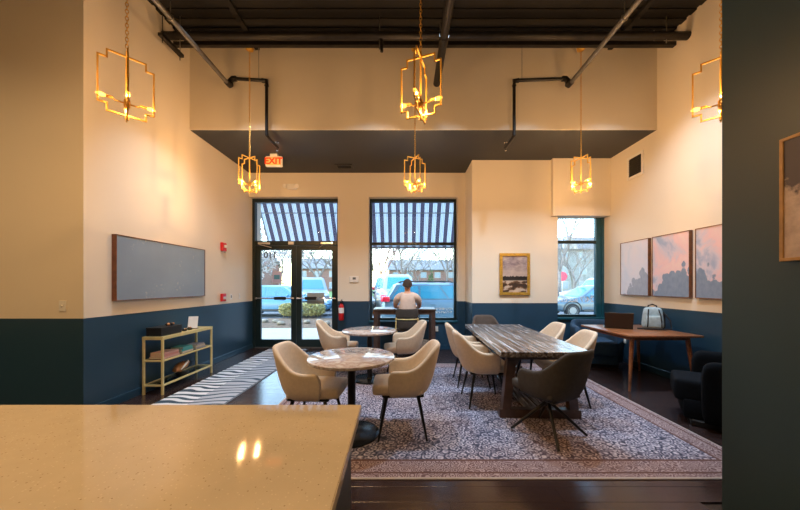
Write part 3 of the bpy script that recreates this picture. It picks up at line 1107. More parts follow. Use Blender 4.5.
def skin_mesh(verts, edges, radii, root=0, sub=2):
    me = bpy.data.meshes.new('sk')
    me.from_pydata(verts, edges, [])
    ob = bpy.data.objects.new('sk', me)
    COL.objects.link(ob)
    md = ob.modifiers.new('s', 'SKIN')
    md.use_smooth_shade = True
    for i, r_ in enumerate(radii):
        me.skin_vertices[0].data[i].radius = r_ if isinstance(r_, tuple) else (r_, r_)
        me.skin_vertices[0].data[i].use_root = (i == root)
    ob.modifiers.new('d', 'SUBSURF').levels = sub
    dg = bpy.context.evaluated_depsgraph_get()
    out = bpy.data.meshes.new_from_object(ob.evaluated_get(dg))
    bpy.data.objects.remove(ob)
    return out

pr = thing('person', 'person in a pale tee shirt sitting with back turned, arms on the window desk', 'person', (SX + .01, SY, 0.0))
V, E, RA = [], [], []
def jv(p, r_, link=None):
    V.append(p); RA.append(r_)
    if link is not None:
        E.append((link, len(V) - 1))
    return len(V) - 1
pel = jv((0, -.03, .765), (.145, .11))
sp1 = jv((0, -.02, .90), (.135, .10), pel)
sp2 = jv((0, .01, 1.06), (.172, .11), sp1)
sp3 = jv((0, .03, 1.185), (.150, .088), sp2)
nk = jv((0, .05, 1.285), .055, sp3)
nk2 = jv((0, .065, 1.335), .052, nk)
hd = jv((0, .075, 1.40), (.068, .075), nk2)
hd2 = jv((0, .08, 1.465), (.072, .085), hd)
hd3 = jv((0, .075, 1.505), (.055, .068), hd2)
for sx in (-1, 1):
    cl_ = jv((sx * .10, .03, 1.215), .078, sp3)
    sh_ = jv((sx * .185, .04, 1.195), .062, cl_)
    ua = jv((sx * .222, .12, 1.085), .050, sh_)
    el = jv((sx * .232, .25, 1.006), .040, ua)
    fa = jv((sx * .19, .40, .995), .036, el)
    wr = jv((sx * .14, .505, .985), .026, fa)
    pm = jv((sx * .105, .55, .982), (.024, .018), wr)
    pm2 = jv((sx * .085, .58, .980), (.026, .014), pm)
    for f_ in range(4):
        off = (f_ - 1.5) * .019
        a1_ = jv((sx * (.075 + off * .8), .605 + off * .4 * 1, .980), .0088, pm2)
        a2_ = jv((sx * (.062 + off * .9), .632 + off * .3 - abs(f_ - 1.5) * .004, .976), .0082, a1_)
        jv((sx * (.052 + off * .95), .650 + off * .3 - abs(f_ - 1.5) * .006, .968), .0078, a2_)
    t1 = jv((sx * .075, .548, .978), .010, pm)
    jv((sx * .055, .572, .972), .009, t1)
    hp = jv((sx * .095, .02, .735), .085, pel)
    th_ = jv((sx * .115, .22, .735), .078, hp)
    kn = jv((sx * .125, .42, .715), .060, th_)
    sh2 = jv((sx * .12, .37, .50), .052, kn)
    an_ = jv((sx * .115, .27, .31), .036, sh2)
    he = jv((sx * .115, .235, .265), .034, an_)
    jv((sx * .12, .36, .262), .030, he)
body = skin_mesh(V, E, RA, pel)
link_mesh('body', body, 'skin', pr)
# shirt over torso and upper arms
def sub_skin(keep, grow, name, mt):
    idx = {k_: i for i, k_ in enumerate(keep)}
    e2 = [(idx[a], idx[b_]) for a, b_ in E if a in idx and b_ in idx]
    ra = [tuple(q + grow for q in (RA[k_] if isinstance(RA[k_], tuple) else (RA[k_], RA[k_]))) for k_ in keep]
    link_mesh(name, skin_mesh([V[k_] for k_ in keep], e2, ra, 0), mt, pr)
na = (len(V) - (hd3 + 1)) // 2
L0, R0 = hd3 + 1, hd3 + 1 + na
sub_skin([pel, sp1, sp2, sp3] + [L0 + i for i in range(3)] + [R0 + i for i in range(3)], .014, 'tee_shirt', 'shirt')
legi = na - 7
sub_skin([pel] + [L0 + legi + i for i in range(5)] + [R0 + legi + i for i in range(5)], .012, 'trousers', 'trousers')
for sx in (-1, 1):
    mb = MB().ell((sx * .118, .30, .262), (.048, .115, .042), 12, 8)
    mb.build('shoe', 'shoe', pr)
    MB().ell((sx * .083, .075, 1.43), (.010, .020, .034), 8, 6).build('ear', 'skin', pr)
    MB().ell((sx * .030, .152, 1.445), (.011, .006, .007), 8, 6).build('eye', 'eye', pr)
MB().ell((0, .168, 1.425), (.012, .016, .022), 8, 6).build('nose', 'skin', pr)
MB().ell((0, .150, 1.392), (.024, .008, .007), 8, 6).build('mouth', 'book_rose', pr)
mb = MB()
rows = []
for i in range(7):
    ph = PI * .5 * i / 6
    rows.append([Vector((math.sin(a) * .0865 * math.cos(ph * .98), .062 - math.cos(a) * .098 * math.cos(ph * .98), 1.428 + (.117 if i else .0) * math.sin(ph) - (.045 * max(0, math.cos(a)) if i == 0 else 0))) for a in [R(-128 + 256 * j / 20) for j in range(21)]])
mb.grid(rows)
link_mesh('hair', modded(mb.bm, [('SOLIDIFY', {'thickness': .008, 'offset': 0})]), 'hair_brown', pr)

# small box on the floor under the desk and outlet
bx = thing('cardboard_box', 'small mottled box on the floor beneath the window desk', 'box', (0.44, 6.42, 0))
MB().box((0, 0, .12), (.24, .18, .24), None, .004).build('box_body', 'cardboard', bx, smooth=False)
MB().box((0, -.03, .243), (.24, .115, .005), (R(4), 0, 0)).build('flap', 'cardboard', bx, smooth=False)

def wall_plate(name, label, cat, loc, rz, w_=.075, h_=.115, mt='white_plastic', detail='outlet'):
    t_ = thing(name, label, cat, loc, rz)
    MB().box((0, -.004, 0), (w_, .008, h_), None, .002).build('cover_plate', mt, t_, smooth=False)
    if detail == 'outlet':
        for s_ in (-1, 1):
            MB().box((0, -.009, s_ * .022), (.032, .003, .028), None, .004).build('socket', 'white_trim', t_, smooth=False)
    elif detail == 'switch':
        MB().box((0, -.010, 0), (.010, .010, .022), (R(20), 0, 0)).build('toggle', 'white_trim', t_, smooth=False)
    elif detail == 'dark':
        MB().box((0, -.009, 0), (.03, .003, .05)).build('sensor', 'decal_dark', t_, smooth=False)
    return t_
wall_plate('wall_outlet', 'white outlet cover on the navy wall below the large window', 'outlet', (0.72, YB, .46), 0)
wall_plate('light_switch', 'white toggle light switch on the beige wall above the dark wainscot', 'switch', (-3.66, YL, 1.205), 0, detail='switch')
wall_plate('wall_switch', 'small white switch plate between the red pull station and the door', 'switch', (XL, 6.18, 1.20), R(90), .05, .12, detail='switch')
wall_plate('wall_sensor', 'small white plate with dark sensor beside the red pull station', 'sensor', (XL, 5.88, 1.20), R(90), .08, .11, detail='dark')
po = wall_plate('power_outlet', 'white outlet with plugged adapter and hanging cord under the wooden desk', 'outlet', (XR, 5.45, .42), R(-90), .08, .12)
MB().box((0, -.03, -.02), (.05, .045, .06), None, .005).build('adapter', 'white_plastic', po, smooth=False)
MB().tube([(0, -.05, -.05), (.02, -.08, -.2), (.10, -.10, -.36), (.3, -.12, -.41), (.5, -.16, -.412)], .006, 6).build('cord', 'black_plastic', po)

kp = thing('wall_keypad', 'white keypad with dark display on the wall between door and large window', 'keypad', (-1.105, YB, 1.555))
MB().box((0, -.015, 0), (.20, .03, .14), None, .006).build('housing', 'white_plastic', kp, smooth=False)
MB().box((.005, -.031, .02), (.07, .003, .05)).build('display', 'decal_dark', kp, smooth=False)
MB().box((.005, -.031, -.03), (.10, .003, .02)).build('button_row', 'white_trim', kp, smooth=False)

# fire extinguisher -----------------------------------------------------
fe = thing('fire_extinguisher', 'red fire extinguisher hanging on the navy wall beside the glass door', 'extinguisher', (-1.37, 6.47, .66))
MB().lathe([(.0, 0), (.05, 0), (.058, .012), (.058, .29), (.045, .33), (.022, .35), (.022, .37), (0, .37)], n=20).build('cylinder', 'red_enamel', fe)
MB().lathe([(.0592, .16), (.0594, .27), (.0592, .275)], n=20).build('instruction_label', 'paper_white', fe)
MB().box((0, -.01, .385), (.035, .05, .03), None, .004).box((.01, -.05, .43), (.02, .12, .012), (R(20), 0, 0)).box((.01, -.05, .405), (.02, .10, .012)).build('valve_handle', 'black_metal', fe, smooth=False)
MB().tube([(-.02, 0, .38), (-.07, -.01, .37), (-.075, -.02, .28), (-.066, -.02, .12)], .009, 8).build('hose', 'black_plastic', fe)
MB().b2((-.02, .055, .2), (.02, .10, .42)).build('wall_bracket', 'black_metal', fe, smooth=False)

# ------------------------------------------------------------------ desk on the right, laptop, backpack
dk = thing('writing_desk', 'warm brown mid-century wooden desk with tapered legs against the navy wall', 'desk', (3.48, 4.46, 0))
MB().box((0, 0, .745), (.98, 1.10, .028), None, .006, 2).build('desk_top', 'teak', dk)
MB().box((0, 0, .705), (.80, .90, .052)).build('apron', 'teak', dk, smooth=False)
for sx in (-1, 1):
    for sy in (-1, 1):
        MB().cyl((sx * .445, sy * .475, 0), (sx * .375, sy * .43, .732), .015, .030, 14).build('leg', 'teak', dk)
lp = thing('laptop', 'open dark laptop seen from behind its lid on the wooden desk', 'laptop', (3.36, 4.66, .759), R(150))
MB().box((0, 0, .009), (.36, .25, .018), None, .004).build('keyboard_base', 'laptop_shell', lp, smooth=False)
ld = MB().box((0, .012, .12), (.36, .008, .245), None, .003).build('lid', 'laptop_shell', lp, smooth=False, loc=(0, .118, .018), rot=(R(-16), 0, 0))
MB().box((0, .0070, .122), (.335, .002, .215)).build('screen', 'screen_dark', ld, smooth=False)

bp_ = thing('backpack', 'pale blue and black backpack leaning on the wall atop the wooden desk', 'backpack', (3.83, 4.56, .759), R(-28))
mb = MB().box((0, 0, .165), (.28, .15, .33), None, .055, 3)
for v in mb.bm.verts:
    f_ = v.co.z / .33
    v.co.x *= 1 - .22 * f_ ** 2
    v.co.y *= 1 - .25 * f_
link_mesh('main_body', modded(mb.bm, [('SUBSURF', {'levels': 1})]), 'pack_blue', bp_)
mb = MB().box((0, -.085, .11), (.20, .06, .19), None, .025, 2)
link_mesh('front_pocket', modded(mb.bm, [('SUBSURF', {'levels': 1})]), 'pack_blue', bp_)
mb = MB().box((.105, .035, .13), (.10, .15, .255), None, .03, 2)
link_mesh('side_panel', modded(mb.bm, [('SUBSURF', {'levels': 1})]), 'pack_black', bp_)
MB().tube([(-.055, .03, .30), (-.05, .02, .35), (0, .02, .372), (.05, .02, .35), (.055, .03, .30)], .010, 8).build('top_handle', 'pack_black', bp_)
for sx in (-1, 1):
    MB().tube([(sx * .06, -.055, .30), (sx * .075, -.10, .22), (sx * .08, -.122, .12), (sx * .085, -.11, .03)], .008, 6).build('compression_strap', 'pack_black', bp_)
MB().tube([(.12, -.03, .26), (.19, -.08, .14), (.20, -.10, .02), (.10, -.16, .012), (-.05, -.2, .012), (-.22, -.17, .012)], .011, 6).build('shoulder_strap', 'pack_black', bp_)

# dark tub chairs
TUB = shell_mesh(W=.37, Dp=.33, yc=-.02, yf=.25, z0=.06, zb=.76, za=.67, lean=.03, flare=.03, th=.10, e=.8, low=.96, a0=.3, a1=.62)
TUBC = cushion_mesh(.262, -.26, .44, .22, .455, .06)
def tub_chair(label, loc, rz, fab):
    t_ = thing('tub_chair', label, 'armchair', (loc[0], loc[1], 0), rz)
    for nm, me in (('shell', TUB), ('seat_cushion', TUBC)):
        m2 = me.copy()
        link_mesh(nm, m2, fab, t_)
    MB().box((0, .04, .16), (.50, .66, .2), None, .03, 2).build('seat_base', fab, t_)
    MB().box((0, .03, .032), (.54, .56, .064), None, .01).build('plinth', 'black_plastic', t_, smooth=False)
tub_chair('black tub armchair next to the dark partition wall', (3.33, 3.03), R(52), 'fabric_navy')
tub_chair('navy blue tub armchair behind the wooden desk below the narrow window', (3.50, 5.44), R(165), 'fabric_blue')

# ------------------------------------------------------------------ console on the left
CX0, CX1, CY0, CY1, CZ = -3.40, -3.13, 3.84, 4.84, .755
cs = thing('console_table', 'pale brass console table with glass shelves against the navy wall', 'console', ((CX0 + CX1) / 2, (CY0 + CY1) / 2, 0))
cw, cl2 = (CX1 - CX0) / 2, (CY1 - CY0) / 2
for sx in (-1, 1):
    for sy in (-1, 1):
        MB().box((sx * (cw - .0125), sy * (cl2 - .0125), (CZ - .04) / 2), (.025, .025, CZ - .04), None, .002).build('post', 'brass_pale', cs, smooth=False)
def shelf_frame(z, hgt):
    mb = MB()
    for sx in (-1, 1):
        mb.box((sx * (cw - .0125), 0, z), (.025, 2 * cl2 - (0 if hgt > .03 else .05), hgt))
    for sy in (-1, 1):
        mb.box((0, sy * (cl2 - .0125), z), (2 * cw - .05, .025, hgt))
    return mb
shelf_frame(CZ - .02, .04).build('top_frame', 'brass_pale', cs, smooth=False)
shelf_frame(.44, .02).build('shelf_rail', 'brass_pale', cs, smooth=False)
shelf_frame(.12, .02).build('shelf_rail', 'brass_pale', cs, smooth=False)
MB().box((0, 0, CZ - .008), (2 * cw - .05, 2 * cl2 - .05, .012)).build('glass_top', 'brass_pale', cs, smooth=False)
MB().box((0, 0, .44), (2 * cw - .05, 2 * cl2 - .05, .010)).build('glass_shelf', 'pane_glass', cs, smooth=False)
MB().box((0, 0, .12), (2 * cw - .05, 2 * cl2 - .05, .010)).build('glass_shelf', 'pane_glass', cs, smooth=False)
cxm = (CX0 + CX1) / 2
bb = thing('black_box', 'matte black lidded box on the brass console', 'box', (cxm - .01, 4.05, CZ))
MB().box((0, 0, .05), (.20, .36, .10), None, .004).build('box_body', 'black_plastic', bb, smooth=False)
MB().box((0, 0, .107), (.206, .366, .014), None, .003).build('lid', 'black_plastic', bb, smooth=False)
kn_ = thing('bead_string', 'dark bead ornament lying on the black box', 'ornament', (cxm, 4.13, CZ + .114))
for i in range(6):
    an = i * PI / 3
    MB().ell((.022 * math.cos(an), .045 * math.sin(an), .018), (.019, .019, .018), 10, 8).build('bead', 'agate' if i % 2 else 'black_plastic', kn_)
cd = thing('card_holder', 'white tilted info card standing on the brass console', 'card', (cxm - .0, 4.58, CZ), R(15))
MB().box((0, 0, .095), (.13, .006, .19), (R(-12), 0, 0)).build('card', 'paper_white', cd, smooth=False)
MB().box((0, .045, .075), (.04, .006, .16), (R(25), 0, 0)).box((0, 0, .005), (.13, .05, .01)).build('easel_foot', 'black_plastic', cd, smooth=False)
for i, (dy_, lb) in enumerate(((4.36, 'small dark pebble dish beside the black box'), (4.45, 'small dark trinket bowl in front of the white card'))):
    tr_ = thing('trinket_dish', lb, 'dish', (cxm + .03, dy_ + .02 * i, CZ))
    MB().lathe([(.0, 0), (.025, 0), (.042, .022), (.038, .024), (.022, .008), (0, .007)], n=18).build('dish', 'black_plastic', tr_)
    for j in range(3):
        MB().ell((.013 * math.cos(j * 2.1), .013 * math.sin(j * 2.1), .024 + .006 * i), (.013, .012, .016), 8, 6).build('pebble', ('agate', 'white_plastic', 'black_plastic')[j], tr_)

def book(label, x, y, z, sx, sy, sz, mt, rz=0, group=None):
    t_ = thing('book', label, 'book', (x, y, z), rz, group)
    MB().box((0, 0, .0015), (sx, sy, .003)).box((0, 0, sz - .0015), (sx, sy, .003)).box((-sx / 2 + .0015, 0, sz / 2), (.003, sy, sz)).build('cover', mt, t_, smooth=False)
    MB().box((.003, 0, sz / 2), (sx - .012, sy - .01, sz - .006)).build('page_block', 'page', t_, smooth=False)
zs_ = .450
GB = 'books on the console shelf'
zz = zs_
for lb, sx, sy, sz, mt, rz in (('pale rose book at the bottom of the pink stack', .20, .27, .028, 'book_rose', 180), ('pink book in the middle of the pink stack', .19, .26, .026, 'book_pink', 183), ('dusky pink book on top of the pink stack', .185, .25, .024, 'book_rose', 176)):
    book(lb, cxm, 4.04, zz, sx, sy, sz, mt, R(rz), GB)
    zz += sz + .0005
zz = zs_
for lb, sx, sy, sz, mt, rz in (('cream book under the teal books', .19, .22, .026, 'book_cream', 180), ('teal book in the middle of its stack', .18, .21, .034, 'book_teal', 178), ('bright teal book on top of the cream book stack', .175, .20, .024, 'book_teal', 184)):
    book(lb, cxm, 4.345, zz, sx, sy, sz, mt, R(rz), GB)
    zz += sz + .0005
zz = zs_
for lb, sx, sy, sz, mt, rz in (('grey book at the bottom of the stack under the white card', .18, .21, .024, 'book_grey', 180), ('cream book inside the grey stack', .17, .20, .022, 'book_cream', 177), ('lavender grey book on top of the grey stack', .165, .19, .020, 'book_grey', 186)):
    book(lb, cxm, 4.63, zz, sx, sy, sz, mt, R(rz), GB)
    zz += sz + .0005
bw = thing('conch_shell', 'brown and cream carved shell ornament on dark stand, lowest console shelf', 'ornament', (cxm, 4.36, .125))
MB().lathe([(.0, 0), (.075, 0), (.085, .018), (.06, .03), (0, .032)], n=20).build('stand', 'black_plastic', bw)
random.seed(2)
mb = MB()
rows = []
for i in range(13):
    f_ = i / 12
    rr = .072 * math.sin(PI * (0.08 + .92 * f_)) ** .7 * (1.15 - .35 * f_) + .004
    rows.append([Vector((rr * math.cos(a) * .8, -.15 + .30 * f_, .092 + .05 * f_ + rr * math.sin(a) * .8 + .006 * math.sin(5 * a + i))) for a in [2 * PI * j / 16 for j in range(16)]])
mb.grid(rows, True)
bmesh.ops.holes_fill(mb.bm, edges=[e_ for e_ in mb.bm.edges if e_.is_boundary])
mb.build('shell_body', 'agate', bw)
MB().tube([(.05, -.09, .085), (.062, -.04, .13), (.05, .03, .165), (.01, .10, .17), (-.02, .15, .15)], [.008, .012, .012, .010, .005], 8).build('shell_lip', 'page', bw)

# ------------------------------------------------------------------ pictures
def picture(name, label, cat, loc, rz, w_, h_, art, frame, fw=.014, dep=.05, group=None, canvas_in=.006):
    t_ = thing(name, label, cat, loc, rz, group)     # loc: centre of its back on the wall
    for (c, s_) in (((0, -dep / 2, h_ / 2 - fw / 2), (w_, dep, fw)), ((0, -dep / 2, -h_ / 2 + fw / 2), (w_, dep, fw)),
                    ((-w_ / 2 + fw / 2, -dep / 2, 0), (fw, dep, h_ - 2 * fw)), ((w_ / 2 - fw / 2, -dep / 2, 0), (fw, dep, h_ - 2 * fw))):
        MB().box(c, s_, None, .0015).build('frame_rail', frame, t_, smooth=False)
    MB().box((0, 0, 0), (w_ - 2 * fw, .012, h_ - 2 * fw)).build('canvas', art, t_, smooth=False, loc=(0, -dep + .006 + canvas_in, 0))
    return t_
picture('wall_art', 'wide grey-blue abstract canvas in thin walnut frame above the console', 'painting', (XL, 4.262, 1.635), R(90), 1.56, .79, 'print_grey_blue', 'walnut_frame', .010, .055)
picture('art_print', 'pale lilac print with faint slender tree, closest to the narrow window', 'painting', (XR, 5.175, 1.725), R(-90), .63, .955, 'print_pale_tree', 'walnut_frame', .010, .05, 'tree prints above the desk')
picture('art_print', 'pink sky print with one big dark tree, middle of the three', 'painting', (XR, 4.475, 1.725), R(-90), .63, .955, 'print_big_tree', 'walnut_frame', .010, .05, 'tree prints above the desk')
picture('art_print', 'pink sky print with treetops, closest to the dark partition', 'painting', (XR, 3.765, 1.725), R(-90), .63, .955, 'print_pink_sky', 'walnut_frame', .010, .05, 'tree prints above the desk')
picture('framed_painting', 'gold framed river landscape painting on the beige pillar', 'painting', (2.20, YC, 1.645), 0, .60, .83, 'print_river', 'gold_frame', .055, .04, canvas_in=.015)
picture('framed_painting', 'gold framed cloud painting on the dark partition wall', 'painting', (1.95, 1.176, 1.861), R(-90), .68, .622, 'print_clouds', 'gold_wood_frame', .016, .03)

# ------------------------------------------------------------------ chandeliers
def torus_chain(mb, z0_, z1_, lk=.042):
    n = int((z1_ - z0_) / (lk * .72))
    st = (z1_ - z0_) / n
    for i in range(n):
        zc_ = z0_ + st * (i + .5)
        pts_ = []
        for j in range(8):
            a = 2 * PI * j / 8
            u, v_ = math.cos(a) * .011, math.sin(a) * lk * .5
            pts_.append((u, 0, zc_ + v_) if i % 2 else (0, u, zc_ + v_))
        mb.tube(pts_, .0032, 4, True)
    return mb
CR, CRV = .178, .054
ZT, ZB_ = 3.405, 2.895
def chandelier(label, x, y, rot, zlow=0.0):
    t_ = thing('chandelier', label, 'chandelier', (x, y, ZB_ - .035), R(rot), 'gold geometric chandeliers')
    o_ = ZB_ - .035
    B = lambda *a: tuple(a)
    hh = .006
    for ax in (0, 1):
        mb = MB()
        def bar(u0, z0_, u1, z1_):
            lo = [min(u0, u1) - hh, -hh, min(z0_, z1_) - hh - o_]
            hi = [max(u0, u1) + hh, hh, max(z0_, z1_) + hh - o_]
            if ax:
                lo = [lo[1], lo[0], lo[2]]
                hi = [hi[1], hi[0], hi[2]]
            mb.b2(lo, hi)
        for s_ in (-1, 1):
            bar(s_ * CR, ZB_ + .062, s_ * CR, ZT - .062)
            bar(s_ * CR, ZT - .062, s_ * (CR - CRV), ZT - .062)
            bar(s_ * CR, ZB_ + .062, s_ * (CR - CRV), ZB_ + .062)
            bar(s_ * (CR - CRV), ZT - .062, s_ * (CR - CRV), ZT)
            bar(s_ * (CR - CRV), ZB_ + .062, s_ * (CR - CRV), ZB_)
        bar(-(CR - CRV), ZT, CR - CRV, ZT)
        bar(-(CR - CRV), ZB_, CR - CRV, ZB_)
        mb.build('frame', 'gold', t_, smooth=False)
    MB().cyl((0, 0, 0), (0, 0, ZT + .05 - o_), .009, n=10).cyl((0, 0, 0), (0, 0, .02), .014, n=10).build('stem', 'gold', t_)
    hz = 3.0 - o_
    MB().cyl((0, 0, hz - .03), (0, 0, hz + .03), .022, n=12).build('hub', 'gold', t_)
    for i in range(4):
        a = R(90 * i)
        d_ = Vector((math.cos(a), math.sin(a), 0))
        up = Vector((0, 0, 1))
        p0 = Vector((0, 0, hz))
        ar = MB().tube([p0 + d_ * .015, p0 + d_ * .075, p0 + d_ * .085 + up * .012, p0 + d_ * .095 + up * .014], .0065, 8).build('arm', 'gold', t_)
        MB().cyl(p0 + d_ * .088 + up * .014, p0 + d_ * .130 + up * .014, .0125, n=10).build('socket', 'gold', ar)
        q = p0 + up * .014
        mb = MB()
        prof = [(.0, .130), (.009, .131), (.014, .145), (.0165, .158), (.012, .175), (.004, .190), (0, .192)]
        mb.lathe(prof, (0, 0, 0), 12, 'X')
        mb.xf(Matrix.Translation(q) @ Matrix.Rotation(a, 4, 'Z'))
        mb.build('bulb', 'bulb_glass', ar)
        ld_ = bpy.data.lights.new('filament', 'POINT')
        ld_.energy = BULB_W
        ld_.color = (1.0, 0.55, 0.22)
        ld_.shadow_soft_size = .005
        lo_ = bpy.data.objects.new('filament', ld_)
        COL.objects.link(lo_)
        lo_.parent = t_
        lo_.location = q + d_ * .157
    ZK = 5.13
    torus_chain(MB(), ZT + .045 - o_, ZK - .07 - o_).build('chain', 'gold', t_)
    MB().cyl((0, 0, ZK - .02 - o_), (0, 0, ZC - o_), .022, n=10).build('ceiling_drop', 'pipe_black', t_)
    MB().lathe([(.0, ZK - .072 - o_), (.012, ZK - .072 - o_), (.055, ZK - .045 - o_), (.062, ZK - .012 - o_), (.062, ZK - .0 - o_), (0, ZK - .0 - o_)], n=20).build('canopy', 'gold', t_)
YR2, YR1 = 4.60, 2.565
chandelier('gold chandelier hanging in front of the exit sign', -2.40, YR2, -27)
chandelier('gold chandelier hanging in front of the large window', .17, YR2, 24)
chandelier('gold chandelier hanging before the boxed header over the narrow window', 2.75, YR2, 12)
chandelier('gold chandelier hanging near the left wall above the console end', -2.40, YR1, 45)
chandelier('gold chandelier hanging above the gap between round table and long table', .145, YR1, -20)
chandelier('gold chandelier partly hidden by the dark partition wall', 2.75, YR1, -45)

# ------------------------------------------------------------------ pipes under the ceiling
def sprinkler(label, xs, xv, sg):
    t_ = thing('sprinkler_pipe', label, 'pipe', (xs, 4.6, 4.5), 0, 'sprinkler pipes')
    q = lambda x, y, z: Vector((x - xs, y - 4.6, z - 4.5))
    zr = 4.52
    MB().cyl(q(xs, 1.9, zr), q(xs, 4.55, zr), .030, n=14).build('main_pipe', 'pipe_grey', t_)
    MB().tube([q(xs, 4.50, zr), q(xs, 4.58, zr), q(xs, 4.61, zr + .03), q(xs, 4.61, zr + .09), q(xs + sg * .03, 4.62, zr + .13), q(xs + sg * .08, 4.62, zr + .13)], .040, 12).build('elbow', 'pipe_black', t_)
    MB().cyl(q(xs + sg * .05, 4.62, zr + .13), q(xv - sg * .03, 4.66, zr + .13), .024, n=12).build('branch_pipe', 'pipe_black', t_)
    MB().tube([q(xv - sg * .07, 4.66, zr + .13), q(xv, 4.665, zr + .125), q(xv, 4.665, zr + .05)], .034, 12).build('elbow', 'pipe_black', t_)
    MB().cyl(q(xv, 4.665, zr + .09), q(xv, 4.665, 3.78), .024, n=12).build('drop_pipe', 'pipe_black', t_)
    MB().tube([q(xv, 4.665, 3.85), q(xv, 4.67, 3.79), q(xv, 4.73, 3.78), q(xv, 5.06, 3.78)], .026, 12).build('arm_over', 'pipe_black', t_)
    MB().cyl(q(xv, 5.05, 3.78), q(xv, 5.05, 3.86), .014, n=10).cyl(q(xv, 5.05, 3.86), q(xv, 5.05, 3.865), .028, n=12).cyl(q(xv, 5.05, 3.72), q(xv, 5.05, 3.78), .016, n=10).build('sprinkler_head', 'chrome', t_)
    for yy_ in (2.3, 3.42):
        MB().cyl(q(xs, yy_, zr), q(xs, yy_, ZC), .006, n=6).build('hanger_rod', 'steel_rod', t_)
        MB().tube([q(xs + .036 * math.cos(a), yy_, zr + .036 * math.sin(a)) for a in [2 * PI * j / 12 for j in range(12)]], .006, 6, True).build('hanger_ring', 'steel_rod', t_)
    MB().cyl(q(xv - sg * .12, 4.655, zr + .13), q(xv - sg * .12, 4.655, ZC), .006, n=6).build('hanger_rod', 'steel_rod', t_)
sprinkler('grey and black sprinkler pipe dropping beside the exit sign', -2.70, -2.165, 1)
sprinkler('grey and black sprinkler pipe dropping beside the pillar', 2.55, 1.735, -1)
dp = thing('drain_pipe', 'thick black round pipe running along the ceiling into the soffit face', 'pipe', (.525, 3.5, 4.66))
MB().cyl((0, -2.5, .10), (0, .45, .012), .055, n=20).build('pipe_run', 'pipe_black', dp)
MB().cyl((0, .40, .0135), (0, YS - 3.5 - .012, 0), .055, n=20).build('pipe_run', 'pipe_black', dp)
MB().cyl((0, .36, .0145), (0, .48, .011), .061, n=20).build('coupling', 'pipe_black', dp)
for yy_ in (-.9, .8):
    MB().cyl((0, yy_, .05), (0, yy_, ZC - 4.66 - .045), .006, n=6).build('hanger_rod', 'steel_rod', dp)
cp = thing('cross_pipe', 'long black pipe crossing below the ceiling from wall to wall', 'pipe', (0.3, 4.23, 4.99))
MB().cyl((XL - .3, 0, 0), (XR - .3, 0, 0), .052, n=16).build('pipe_run', 'pipe_black', cp)
for xx_ in (-3.2, -.35, 3.75):
    MB().cyl((xx_ - .3, 0, -.2 if xx_ < 0 else -.1), (xx_ - .3, 0, ZC - 4.99 - .0), .007, n=6).build('hanger_rod', 'steel_rod', cp)
MB().cyl((-.62, .0, -.02), (-.62, .02, -.21), .022, n=10).build('drain_tap', 'pipe_black', cp)
cp = thing('conduit_rail', 'slim black steel rail just in front of the soffit face', 'rail', (0.3, 4.44, 5.037))
MB().b2((XL - .3, -.03, -.028), (XR - .3, .03, .028)).build('rail_bar', 'pipe_black', cp, smooth=False)
for xx_ in (-3.2, .3, 3.75):
    MB().cyl((xx_ - .3, 0, 0), (xx_ - .3, 0, ZC - 5.037), .007, n=6).build('hanger_rod', 'steel_rod', cp)
br = thing('pipe_bracket', 'short black trapeze bracket below the pipe next to the left wall', 'bracket', (-3.33, 4.24, 4.86))
MB().b2((-.03, -.20, -.022), (.03, .20, .022)).build('bracket_bar', 'pipe_black', br, smooth=False)
for yy_ in (-.16, .16):
    MB().cyl((0, yy_, -.09), (0, yy_, ZC - 4.86), .006, n=6).build('threaded_rod', 'pipe_black', br)

# ------------------------------------------------------------------ signs and devices
ex = thing('exit_sign', 'lit orange exit sign hanging from the dark soffit', 'sign', (-2.47, 5.63, ZS))
MB().box((0, 0, -.145), (.32, .055, .205), None, .02, 3).build('housing', 'white_plastic', ex)
MB().box((0, -.029, -.145), (.27, .004, .155), None, .001).build('sign_face', 'exit_face', ex, smooth=False)
link_mesh('exit_lettering', text_mesh('EXIT', .165, .001, bold=.006), 'exit_letter', ex, False, (0, -.033, -.147), (PI / 2, 0, 0))
MB().box((0, 0, -.022), (.14, .06, .045), None, .005).build('ceiling_mount', 'white_plastic', ex, smooth=False)
em_ = thing('emergency_light', 'white twin-head emergency light above the glass door', 'light', (-2.47, YB, 3.60))
MB().box((0, -.04, 0), (.22, .08, .11), None, .015, 2).build('housing', 'white_plastic', em_)
for sx in (-1, 1):
    MB().cyl((sx * .125, -.05, .01), (sx * .135, -.12, -.01), .034, .045, 14).build('lamp_head', 'white_trim', em_)
sb = thing('alarm_strobe', 'red fire alarm strobe high on the left wall', 'alarm', (XL, 5.60, 2.15), R(90))
MB().box((0, -.025, 0), (.13, .05, .16), None, .008).build('housing', 'red_enamel', sb, smooth=False)
MB().box((0.01, -.06, .01), (.07, .03, .05), None, .008).build('strobe_lens', 'white_plastic', sb, smooth=False)
ps_ = thing('pull_station', 'red fire alarm pull station on the wall at the paint line', 'alarm', (XL, 5.60, 1.195), R(90))
MB().box((0, -.022, 0), (.12, .044, .145), None, .006).build('housing', 'red_enamel', ps_, smooth=False)
MB().box((.0, -.05, -.01), (.075, .012, .05), None, .003).build('pull_handle', 'white_plastic', ps_, smooth=False)

